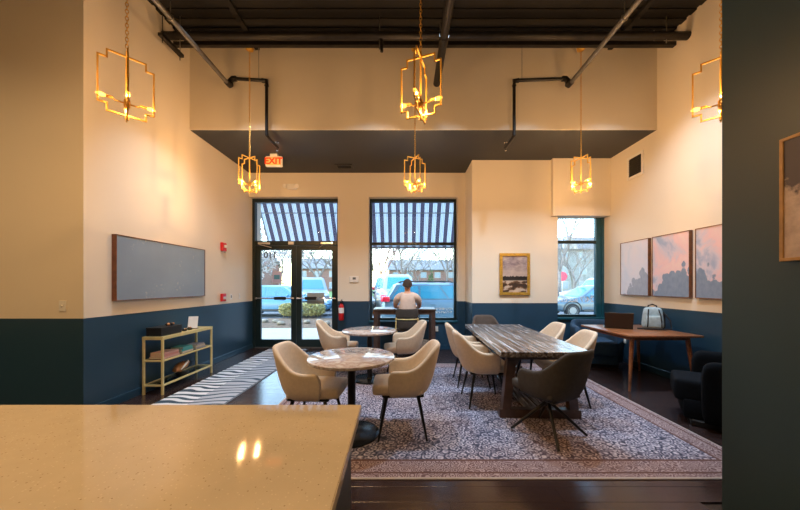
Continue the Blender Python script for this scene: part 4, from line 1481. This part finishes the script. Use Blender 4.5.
def vent(label, loc, rot, w_, h_, slats, fr_mt):
    t_ = thing('air_vent', label, 'vent', loc)
    t_.rotation_euler = rot
    MB().box((0, -.004, 0), (w_ - .04, .004, h_ - .04)).build('backing', 'black_plastic', t_, smooth=False)
    mb = MB()
    for c, s_ in (((0, -.008, h_ / 2 - .02), (w_, .016, .04)), ((0, -.008, -h_ / 2 + .02), (w_, .016, .04)), ((-w_ / 2 + .02, -.008, 0), (.04, .016, h_ - .08)), ((w_ / 2 - .02, -.008, 0), (.04, .016, h_ - .08))):
        mb.box(c, s_)
    mb.build('frame', fr_mt, t_, smooth=False)
    for i in range(slats):
        MB().box((0, -.012, -h_ / 2 + .05 + (h_ - .1) * (i + .5) / slats), (w_ - .08, .012, .006), (R(35), 0, 0)).build('slat', 'pipe_black' if fr_mt == 'white_trim' else fr_mt, t_, smooth=False)
vent('square return air vent with white frame high on the right wall', (XR, 5.19, 3.52), (0, 0, R(-90)), .36, .40, 8, 'white_trim')
vent('dark rectangular air vent in the soffit near the emergency light', (-1.25, 6.20, ZS), (R(90), 0, 0), .36, .22, 5, 'pipe_black')

# ceiling down lights: warm over the bar side, daylight white fill added over the seating side
for i, (x, y, cool_fill) in enumerate(((-1.0, -1.6, 0), (-3.1, -1.6, 0), (0.9, -.7, 0), (-3.2, .9, 0), (-4.6, 1.2, 0), (-4.6, -.6, 0), (-2.3, 3.5, 1), (-.5, 3.5, 1), (.6, 3.5, 1), (1.9, 3.5, 1), (3.2, 3.5, 1))):
    t_ = thing('ceiling_downlight', 'black cylinder downlight on the ceiling over the %s' % ('seating side, added as daylight fill' if cool_fill else 'bar side'), 'light', (x, y, ZC), 0, 'downlights over the %s' % ('seating' if cool_fill else 'bar'))
    MB().lathe([(.085, -.22), (.085, 0), (0, 0)], n=20).lathe([(.075, -.22), (.075, -.17), (0, -.17)], n=20).build('can', 'black_metal', t_)
    ld_ = bpy.data.lights.new('downlight_lamp', 'SPOT')
    ld_.energy = (COOL_FILL_W if cool_fill else DOWN_W) * 4
    ld_.color = (.62, .82, 1.0) if cool_fill else (1.0, .64, .30)
    ld_.spot_size = R(78 if cool_fill else 125)
    ld_.spot_blend = .8
    ld_.shadow_soft_size = .06
    lo_ = bpy.data.objects.new('downlight_lamp', ld_)
    COL.objects.link(lo_)
    lo_.parent = t_
    lo_.location = (0, 0, -.235)
    if cool_fill:
        lo_.rotation_euler = (R(14), 0, 0)

# ================================================================== outside
struct(MB().b2((-60, 12.6, -.16), (70, 34, -.05)).build('ground_parking', 'asphalt', smooth=False))
struct(MB().b2((-60, YG + .06, -.16), (70, 12.6, -.015)).build('ground_sidewalk', 'pavement', smooth=False))
struct(MB().b2((-60, 34, -.16), (70, 140, .0)).build('ground_lawn', 'lawn_base', smooth=False))
struct(MB().b2((-60, 20.4, -.06), (-1.5, 22.2, .04)).build('ground_verge', 'lawn_base', smooth=False))
md_ = MB()
rows = []
random.seed(8)
for i in range(13):
    a_row = []
    for j in range(25):
        f_, g2 = i / 12, j / 24
        h_ = .09 * math.sin(PI * f_) ** .5 * math.sin(PI * g2) ** .5 + random.uniform(-.012, .012) * (0 < i < 12 and 0 < j < 24)
        a_row.append(Vector((-5.9 + 3.6 * g2, 9.9 + 3.0 * f_, -.014 + h_)))
    rows.append(a_row)
md_.grid(rows)
tag(md_.build('mulch_bed', 'mulch', fix=True), 'brown mulch planting bed on the sidewalk before the glass door', 'planting bed')
for i in range(9):
    mb = MB().ell((0, 0, 0), (.16, .12, .08), 8, 6)
    for v in mb.bm.verts:
        v.co *= random.uniform(.85, 1.15)
    o = mb.build('garden_rock', 'rock', loc=(-5.5 + i * .40 + random.uniform(-.02, .02), 10.5 + random.uniform(-.25, .4), .10), rot=(0, 0, random.uniform(0, 3)))
    tag(o, 'tan garden rock lying on the mulch bed outside the door', 'rock', 'rocks on the mulch bed')

def leaf_cloud(name, pts, size, mt, parent, seed=1):
    random.seed(seed)
    vs, fs = [], []
    for p in pts:
        u = Vector((random.uniform(-1, 1), random.uniform(-1, 1), random.uniform(-1, 1))).normalized()
        v_ = u.cross(Vector((random.uniform(-1, 1), random.uniform(-1, 1), random.uniform(-1, 1)))).normalized()
        s_ = size * random.uniform(.6, 1.3)
        n = len(vs)
        vs += [p + u * s_, p + v_ * s_ * .55, p - u * s_, p - v_ * s_ * .55]
        fs.append((n, n + 1, n + 2, n + 3))
    me = bpy.data.meshes.new(name)
    me.from_pydata(vs, [], fs)
    o = link_mesh(name, me, mt, parent, False)
    return o
hg = thing('hedge', 'clipped yellow-green hedge on the mulch bed before the glass door', 'hedge', (-4.25, 12.4, .02))
random.seed(21)
pts = []
while len(pts) < 5200:
    p = Vector((random.uniform(-1, 1), random.uniform(-1, 1), random.uniform(-1, 1)))
    if .62 < (abs(p.x) ** 4 + abs(p.y) ** 4 + abs(p.z) ** 4) ** .25 < 1.0:
        pts.append(Vector((p.x * .95, p.y * .40, .40 + p.z * .27)))
leaf_cloud('foliage', pts, .035, 'hedge_leaf', hg, 2)['kind'] = 'stuff'
mb = MB()
for i in range(14):
    x = -.8 + i * .12
    mb.cyl((x, 0, 0), (x + random.uniform(-.1, .1), random.uniform(-.2, .2), .55), .018, .006, 5)
mb.build('stems', 'twig', hg)

# awning -----------------------------------------------------------------
aw = thing('awning', 'grey and white striped fabric awning over the door and large window', 'awning', (0, 7.0, 2.2))
AX0, AX1 = -3.50, 1.75
za_, zb_, ya_, yb_ = 3.62, 2.42, 6.95, 7.70
q = lambda x, y, z: Vector((x, y - 7.0, z - 2.2))
mb = MB()
rows = []
for i in range(2):
    rows.append([q(AX0 + (AX1 - AX0) * j / 20, ya_ if i == 0 else yb_, za_ if i == 0 else zb_) for j in range(21)])
mb.grid(rows)
mb.build('canopy', 'awning_cloth', aw, smooth=False)
mb = MB()
mb.grid([[q(AX0 + (AX1 - AX0) * j / 20, yb_ + .005, zb_) for j in range(21)], [q(AX0 + (AX1 - AX0) * j / 20, yb_ + .005, zb_ - .045) for j in range(21)]])
mb.build('valance', 'awning_cloth', aw, smooth=False)
MB().cyl(q(AX0, yb_ - .02, zb_ - .01), q(AX1, yb_ - .02, zb_ - .01), .018, n=8).build('front_rail', 'pipe_grey', aw)
MB().cyl(q(AX0, ya_ + .25, za_ - .44), q(AX1, ya_ + .25, za_ - .44), .012, n=8).build('middle_rail', 'pipe_grey', aw)
for xx_ in (AX0, AX1):
    MB().tube([q(xx_, ya_, za_), q(xx_, yb_, zb_), q(xx_, ya_, zb_ - .05)], .016, 6).build('side_arm', 'pipe_grey', aw)

# cars -------------------------------------------------------------------
def car(label, loc, rz, L_, W_, H_, style, paint, glass='car_glass', rails=False):
    t_ = thing('parked_car', label, 'car', (loc[0], loc[1], -.05), R(rz))
    hw = W_ / 2
    belt = {'sedan': .93, 'wagon': .98, 'suv': 1.12}[style] * (H_ / {'sedan': 1.45, 'wagon': 1.55, 'suv': 1.8}[style])
    hood = belt - .04
    # stations (x from rear to front as a fraction of length, body top, half width factor)
    st = [(0.0, .78 * belt, .82), (.015, .97 * belt, .92), (.12, belt, .99), (.35, belt, 1), (.62, belt, 1), (.72, belt * .99, 1), (.90, hood * .90, .97), (.975, hood * .80, .88), (1.0, hood * .62, .78)]
    rows = []
    for f_, zt_, wf in st:
        x = (f_ - .5) * L_
        w_ = hw * wf
        zb2 = .26 if 0.02 < f_ < .97 else .34
        rows.append([Vector((x, -w_ * .88, zb2)), Vector((x, -w_ * .99, zb2 + .10)), Vector((x, -w_, .58)), Vector((x, -w_ * .97, zt_ * .90)), Vector((x, -w_ * .88, zt_)),
                     Vector((x, 0, zt_ + .03)), Vector((x, w_ * .88, zt_)), Vector((x, w_ * .97, zt_ * .90)), Vector((x, w_, .58)), Vector((x, w_ * .99, zb2 + .10)), Vector((x, w_ * .88, zb2))])
    mb = MB()
    mb.grid(rows)
    bmesh.ops.holes_fill(mb.bm, edges=[e_ for e_ in mb.bm.edges if e_.is_boundary])
    bod = mb.build('body', paint, t_)
    if style == 'sedan':
        rb, rt, ft, fb = .10, .27, .56, .73
    elif style == 'wagon':
        rb, rt, ft, fb = .02, .10, .56, .72
    else:
        rb, rt, ft, fb = .015, .06, .57, .70
    bw_, tw = hw * .90, hw * .70
    X = lambda f_: (f_ - .5) * L_
    z0_, z1_ = belt - .01, H_
    rows = []
    for f_, zf in ((0, 0), (.55, .55), (.86, .88), (1.0, 1.0)):
        xr_, xf_ = X(rb + (rt - rb) * f_), X(fb + (ft - fb) * f_)
        wv_ = bw_ + (tw - bw_) * f_
        if f_ == 1.0:
            xr_, xf_, wv_ = xr_ + .10, xf_ - .10, wv_ - .08
        z_ = z0_ + (z1_ - z0_) * zf
        cr_ = .06
        rows.append([Vector((xr_ + cr_, -wv_, z_)), Vector((xf_ - cr_, -wv_, z_)), Vector((xf_, -wv_ + .15, z_)), Vector((xf_, wv_ - .15, z_)), Vector((xf_ - cr_, wv_, z_)), Vector((xr_ + cr_, wv_, z_)), Vector((xr_, wv_ - .15, z_)), Vector((xr_, -wv_ + .15, z_))])
    mb = MB()
    vs_ = mb.grid(rows, True)
    mb.bm.faces.new(vs_[-1])
    mb.build('cabin', paint, t_)
    def side_pt(f_, h_, s_, off=.012):
        """point on the cabin flank: f_ along length at belt..roof blend"""
        wv_ = bw_ + (tw - bw_) * h_ / (1.0) if h_ <= .86 else tw
        return Vector((f_, s_ * (wv_ + off), z0_ + (z1_ - z0_) * h_))
    def xat(fr_bot, fr_top, h_):
        return X(fr_bot + (fr_top - fr_bot) * h_)
    mids = [.0, .5, 1.0] if style == 'sedan' else [.0, .34, .68, 1.0]
    h0, h1 = .07, .80
    for s_ in (-1, 1):
        for a, c_ in zip(mids, mids[1:]):
            q4 = []
            for (u, h_) in ((a, h0), (c_, h0), (c_, h1), (a, h1)):
                xl_ = xat(rb, rt, h_) + .16
                xr_ = xat(fb, ft, h_) - .16
                xx2 = xl_ + (xr_ - xl_) * u + (.035 if u == a else -.035)
                q4.append(side_pt(xx2, h_, s_))
            MB().prism(q4, (0, -s_ * .02, 0)).build('side_window', glass, t_, smooth=False)
    for (bt, tp, sg, nm) in ((fb, ft, 1, 'windshield'), (rb, rt, -1, 'rear_window')):
        q4 = []
        for h_, in ((.06,), (.80,)):
            xx2 = xat(bt, tp, h_) + sg * .012
            wv_ = (bw_ + (tw - bw_) * h_) - .17
            q4.append((Vector((xx2, -wv_, z0_ + (z1_ - z0_) * h_)), Vector((xx2, wv_, z0_ + (z1_ - z0_) * h_))))
        MB().prism([q4[0][0], q4[0][1], q4[1][1], q4[1][0]], (-sg * .02, 0, 0)).build(nm, glass, t_, smooth=False)
    for fx in (.18, .81):
        for s_ in (-1, 1):
            c_ = (X(fx), s_ * (hw - .10), .33)
            wh = MB().lathe([(.0, -.11), (.30, -.11), (.33, -.08), (.33, .08), (.30, .115), (.22, .115)], (c_[0], c_[1], c_[2]), 20, 'Y').build('wheel', 'tyre', t_)
            MB().lathe([(.0, -.118), (.08, -.118), (.20, -.112), (.22, -.118), (.22, .118), (.20, .112), (.08, .122), (0, .122)], (c_[0], c_[1], c_[2]), 16, 'Y').build('wheel_rim', 'rim', wh)
            MB().tube([(X(fx) + .40 * math.cos(a), s_ * (hw - .005), .35 + .40 * math.sin(a)) for a in [PI * j / 12 for j in range(13)]], .03, 6).build('wheel_arch', 'car_trim', t_)
    for s_ in (-1, 1):
        MB().box((X(.02), s_ * hw * .84, belt * (.86 if style == 'sedan' else 1.02)), (.26, hw * .34, .17), (0, 0, -s_ * .18), .03, 2).build('tail_light', 'tail_red', t_)
        MB().box((X(.965), s_ * hw * .72, hood * .76), (.24, hw * .34, .12), (0, 0, s_ * .25), .03, 2).build('head_light', 'head_lamp', t_)
        MB().box((X(.64), s_ * (hw + .08), belt + .06), (.10, .16, .11), None, .03, 2).build('side_mirror', paint, t_)
        for fx in (.36, .58):
            MB().box((X(fx), s_ * (hw * .985), belt * .84), (.18, .03, .03), None, .008).build('door_handle', paint, t_, smooth=False)
        MB().box((X(.5), s_ * hw * .985, .34), (L_ * .42, .05, .10), None, .015).build('sill_trim', 'car_trim', t_, smooth=False)
        if rails:
            MB().tube([(X(rt + .02), s_ * (tw - .10), H_ - .01), (X(rt + .05), s_ * (tw - .10), H_ + .05), (X(ft - .06), s_ * (tw - .10), H_ + .05), (X(ft - .02), s_ * (tw - .10), H_ - .03)], .022, 6).build('roof_rail', 'car_trim', t_)
    MB().box((X(.004), 0, .47), (.10, W_ * .80, .20), None, .04, 2).build('rear_bumper', 'car_trim' if style == 'suv' else paint, t_)
    MB().box((X(.992), 0, .44), (.12, W_ * .72, .20), None, .04, 2).build('front_bumper', 'car_trim' if style == 'suv' else paint, t_)
    MB().box((X(.0), 0, .72), (.02, .34, .13)).build('number_plate', 'paper_white', t_, smooth=False)
    return t_
car('light blue sedan parked behind the hedge outside the glass door', (-5.9, 14.3), 0, 4.7, 1.8, 1.47, 'sedan', 'car_blue')
car('tall silver SUV parked beyond the blue sedan outside the door', (-5.7, 18.4), -72, 4.6, 1.9, 1.95, 'suv', 'car_silver')
car('steel blue wagon with red tail light and roof rails outside the large window', (1.55, 10.9), 5, 4.7, 1.8, 1.56, 'wagon', 'car_steel', 'car_glass_cyan', True)
car('white SUV with bright cyan windows beyond the steel blue wagon', (-.40, 15.4), -76, 4.7, 1.9, 2.02, 'suv', 'car_white', 'car_glass_cyan')
car('dark green-grey SUV parked past the left side of the wagon', (-2.75, 16.4), -76, 4.5, 1.85, 1.62, 'suv', 'car_dark')
car('slate blue sedan parked right outside the narrow window', (9.05, 14.2), 180, 4.7, 1.8, 1.47, 'sedan', 'car_navy')
car('white SUV parked beyond the slate blue sedan', (13.4, 20.4), 180, 4.7, 1.9, 1.98, 'suv', 'car_white')
car('silver sedan parked in the farther row behind the white SUV', (9.2, 24.5), 10, 4.6, 1.8, 1.5, 'sedan', 'car_silver')
car('white wagon parked in the farther row behind the large window view', (5.6, 19.5), 8, 4.6, 1.8, 1.55, 'wagon', 'car_white')

# trees ------------------------------------------------------------------
def tree(label, loc, height, spread, mt='bark', seed=0, depth=6, blossom=None, n_bl=0, bsize=.08, group='bare trees beyond the parking lot', lean=0.0):
    rnd = random.Random(seed)
    t_ = thing('tree', label, 'tree', loc, rnd.uniform(0, 6), group)
    mb = MB()
    tips = []
    def grow(p, d_, ln, r_, lev):
        n = 3 if lev < depth - 1 else 2
        pts_, cur, dd = [p], p.copy(), d_.copy()
        for i in range(n):
            dd = (dd + Vector((rnd.uniform(-1, 1), rnd.uniform(-1, 1), rnd.uniform(-.4, .8))) * .16).normalized()
            cur = cur + dd * ln / n
            pts_.append(cur.copy())
        rr = [r_ * (1 - .42 * i / n) for i in range(n + 1)]
        mb.tube(pts_, rr, 6 if lev == 0 else (4 if lev < 3 else 3))
        if lev >= depth - 2:
            tips.extend(pts_[1:])
        if lev >= depth:
            return
        kids = 3 if lev in (0, 1, 2) else 2
        a0_ = rnd.uniform(0, 6.28)
        for i in range(kids):
            a = a0_ + 6.28 * i / kids + rnd.uniform(-.5, .5)
            sd = Vector((math.cos(a), math.sin(a), 0))
            tilt = rnd.uniform(.45, .85) * spread
            nd = (dd * 1.0 + sd * tilt + Vector((0, 0, .12))).normalized()
            st_ = pts_[-1] if i < 2 else pts_[-2]
            grow(st_, nd, ln * rnd.uniform(.66, .86), max(r_ * .56, .009), lev + 1)
        if lev >= 1:
            grow(pts_[-2], (dd + Vector((rnd.uniform(-1, 1), rnd.uniform(-1, 1), rnd.uniform(-.2, .6)))).normalized(), ln * .6, max(r_ * .35, .008), lev + 2)
    grow(Vector((0, 0, 0)), Vector((lean, 0, 1)), height * .27, height * .020, 0)
    mb.build('branches', mt, t_)
    if blossom:
        ps2 = []
        while len(ps2) < n_bl:
            p = rnd.choice(tips)
            ps2.append(p + Vector((rnd.gauss(0, .2), rnd.gauss(0, .2), rnd.gauss(0, .2))))
        leaf_cloud('blossoms', ps2, bsize, blossom, t_, seed)['kind'] = 'stuff'
    return t_
tree('white blossoming tree over the blue sedan outside the door', (-11.0, 21.3, 0), 7.5, 1.15, 'bark', 11, 5, 'blossom', 5200, .085, 'blossoming trees by the parking lot')
tree('white blossoming tree over the silver SUV outside the door', (-6.4, 22.6, 0), 7.8, 1.15, 'bark', 12, 5, 'blossom', 5600, .085, 'blossoming trees by the parking lot')
tree('large spreading bare tree behind the white SUV with cyan windows', (-.1, 27.5, -.05), 9.5, 1.1, 'bark', 13, 7)
tree('reddish budding tree beyond the left side of the wagon', (-2.7, 33.5, 0), 9.5, .85, 'bark_red', 14, 6, 'bud_pink', 2600, .085)
tree('bare tree behind the wagon roof rails', (4.6, 31, -.05), 9.5, .95, 'bark', 15, 7)
tree('slim bare tree standing upright before the narrow window', (11.3, 21.6, -.05), 9.2, .62, 'bark', 16, 6)
tree('bare tree behind the slim one outside the narrow window', (18.5, 32, -.05), 8.0, 1.0, 'bark', 17, 6)
tree('bare tree left of the far houses beyond the blossoming trees', (-13.5, 32, 0), 9.0, 1.0, 'bark', 18, 6)
tree('bare tree straight behind the dark green-grey SUV', (-7.6, 38, 0), 10.0, 1.1, 'bark', 31, 6)
tree('pale blossoming tree at the lawn edge behind the wagon', (1.9, 37, 0), 8.5, 1.1, 'bark', 32, 5, 'blossom', 3000, .09, 'blossoming trees by the parking lot')
tree('bare tree at the lawn edge behind the evergreen shrub', (6.6, 38.5, 0), 9.5, 1.1, 'bark', 33, 6)
tree('bare tree by the long grey building', (24.5, 43, 0), 10.5, 1.1, 'bark', 34, 6)
tree('bare tree past the silver sedan in the farther row', (14.6, 37, 0), 9.0, 1.1, 'bark', 35, 6)
tree('bare tree between the far houses beyond the lawn', (9.0, 41, 0), 10.0, 1.0, 'bark', 19, 6)
def shrub(label, loc, rx, rz_, seed):
    t_ = thing('shrub', label, 'shrub', loc, 0, 'evergreen shrubs beyond the parking lot')
    rnd = random.Random(seed)
    ps2 = []
    while len(ps2) < 900:
        p = Vector((rnd.uniform(-1, 1), rnd.uniform(-1, 1), rnd.uniform(0, 1)))
        if .5 < math.hypot(p.x, p.y) / (1.02 - p.z) < 1.0:
            ps2.append(Vector((p.x * rx, p.y * rx, p.z * rz_)))
    leaf_cloud('foliage', ps2, .11, 'evergreen', t_, seed)['kind'] = 'stuff'
    MB().cyl((0, 0, 0), (0, 0, rz_ * .8), .05, .02, 6).build('stem', 'bark', t_)
shrub('pointed evergreen shrub behind the wagon roof', (3.0, 33.0, -.05), .9, 3.6, 5)
shrub('pointed evergreen shrub between the bare trees', (-1.3, 34.5, 0), .8, 3.0, 6)
shrub('low evergreen shrub past the blue sedan', (-10.0, 24.5, -.05), 1.1, 2.0, 7)
shrub('low evergreen shrub past the silver SUV', (-7.6, 26, -.05), 1.2, 2.1, 8)

# buildings -----------------------------------------------------------------
def building(name, label, loc, W_, D_, H_, wallm, roof_h, cols, rows_, roofm='roof_far', gables=0):
    t_ = thing(name, label, 'building', loc)
    MB().b2((-W_ / 2, 0, 0), (W_ / 2, D_, H_)).build('walls', wallm, t_, smooth=False)
    MB().prism([(-W_ / 2 - .4, -.5, H_), (W_ / 2 + .4, -.5, H_), (W_ / 2 + .4, D_ / 2, H_ + roof_h), (-W_ / 2 - .4, D_ / 2, H_ + roof_h)], (0, .01, .18)).prism([(-W_ / 2 - .4, D_ + .5, H_), (W_ / 2 + .4, D_ + .5, H_), (W_ / 2 + .4, D_ / 2, H_ + roof_h), (-W_ / 2 - .4, D_ / 2, H_ + roof_h)], (0, .01, .18)).build('roof', roofm, t_, smooth=False)
    for s_ in (-1, 1):
        MB().prism([(s_ * W_ / 2, 0, H_), (s_ * W_ / 2, D_, H_), (s_ * W_ / 2, D_ / 2, H_ + roof_h)], (-s_ * .1, 0, 0)).build('gable', wallm, t_, smooth=False)
    for g_ in range(gables):
        xg = W_ * ((g_ + .5) / gables - .5)
        MB().prism([(xg - 1.3, -.6, H_ + .1), (xg + 1.3, -.6, H_ + .1), (xg, -.6, H_ + roof_h * .85)], (0, D_ * .4, 0)).build('dormer', 'car_white', t_, smooth=False)
    for i in range(cols):
        for j in range(rows_):
            xw = W_ * ((i + .5) / cols - .5)
            zw = H_ * ((j + .55) / rows_)
            ww, hh = W_ / cols * .38, H_ / rows_ * .5
            wn = MB().b2((xw - ww / 2 - .08, -.06, zw - hh / 2 - .08), (xw + ww / 2 + .08, .02, zw + hh / 2 + .08)).build('window', 'car_white', t_, smooth=False)
            MB().b2((xw - ww / 2, -.09, zw - hh / 2), (xw + ww / 2, -.06, zw + hh / 2)).build('pane', 'far_glass', wn, smooth=False)
building('brick_house', 'red brick house beyond the lawn behind the reddish tree', (-16.0, 66, 0), 16, 9, 5.0, 'brick_far', 2.6, 5, 2)
building('brick_house', 'red brick house beyond the lawn behind the wagon', (4.5, 68, 0), 16, 9, 4.8, 'brick_far', 2.6, 5, 2)
building('long_building', 'long grey building with white gables beyond the narrow window', (33, 52, 0), 32, 12, 7.6, 'stone_far', 3.0, 10, 3, gables=4)
building('brick_house', 'pinkish brick house far left behind the blossoming trees', (-37, 60, 0), 16, 9, 5.4, 'brick_far', 2.8, 5, 2)
# stop sign and street post
ss = thing('road_sign', 'red octagonal road sign on a post past the narrow window', 'sign', (12.4, 23.2, -.05))
MB().cyl((0, 0, 0), (0, 0, 2.3), .035, n=8).build('post', 'steel_rod', ss)
MB().cyl((0, -.06, 2.15), (0, -.045, 2.15), .38, n=8).build('sign_plate', 'sign_red', ss, smooth=False)
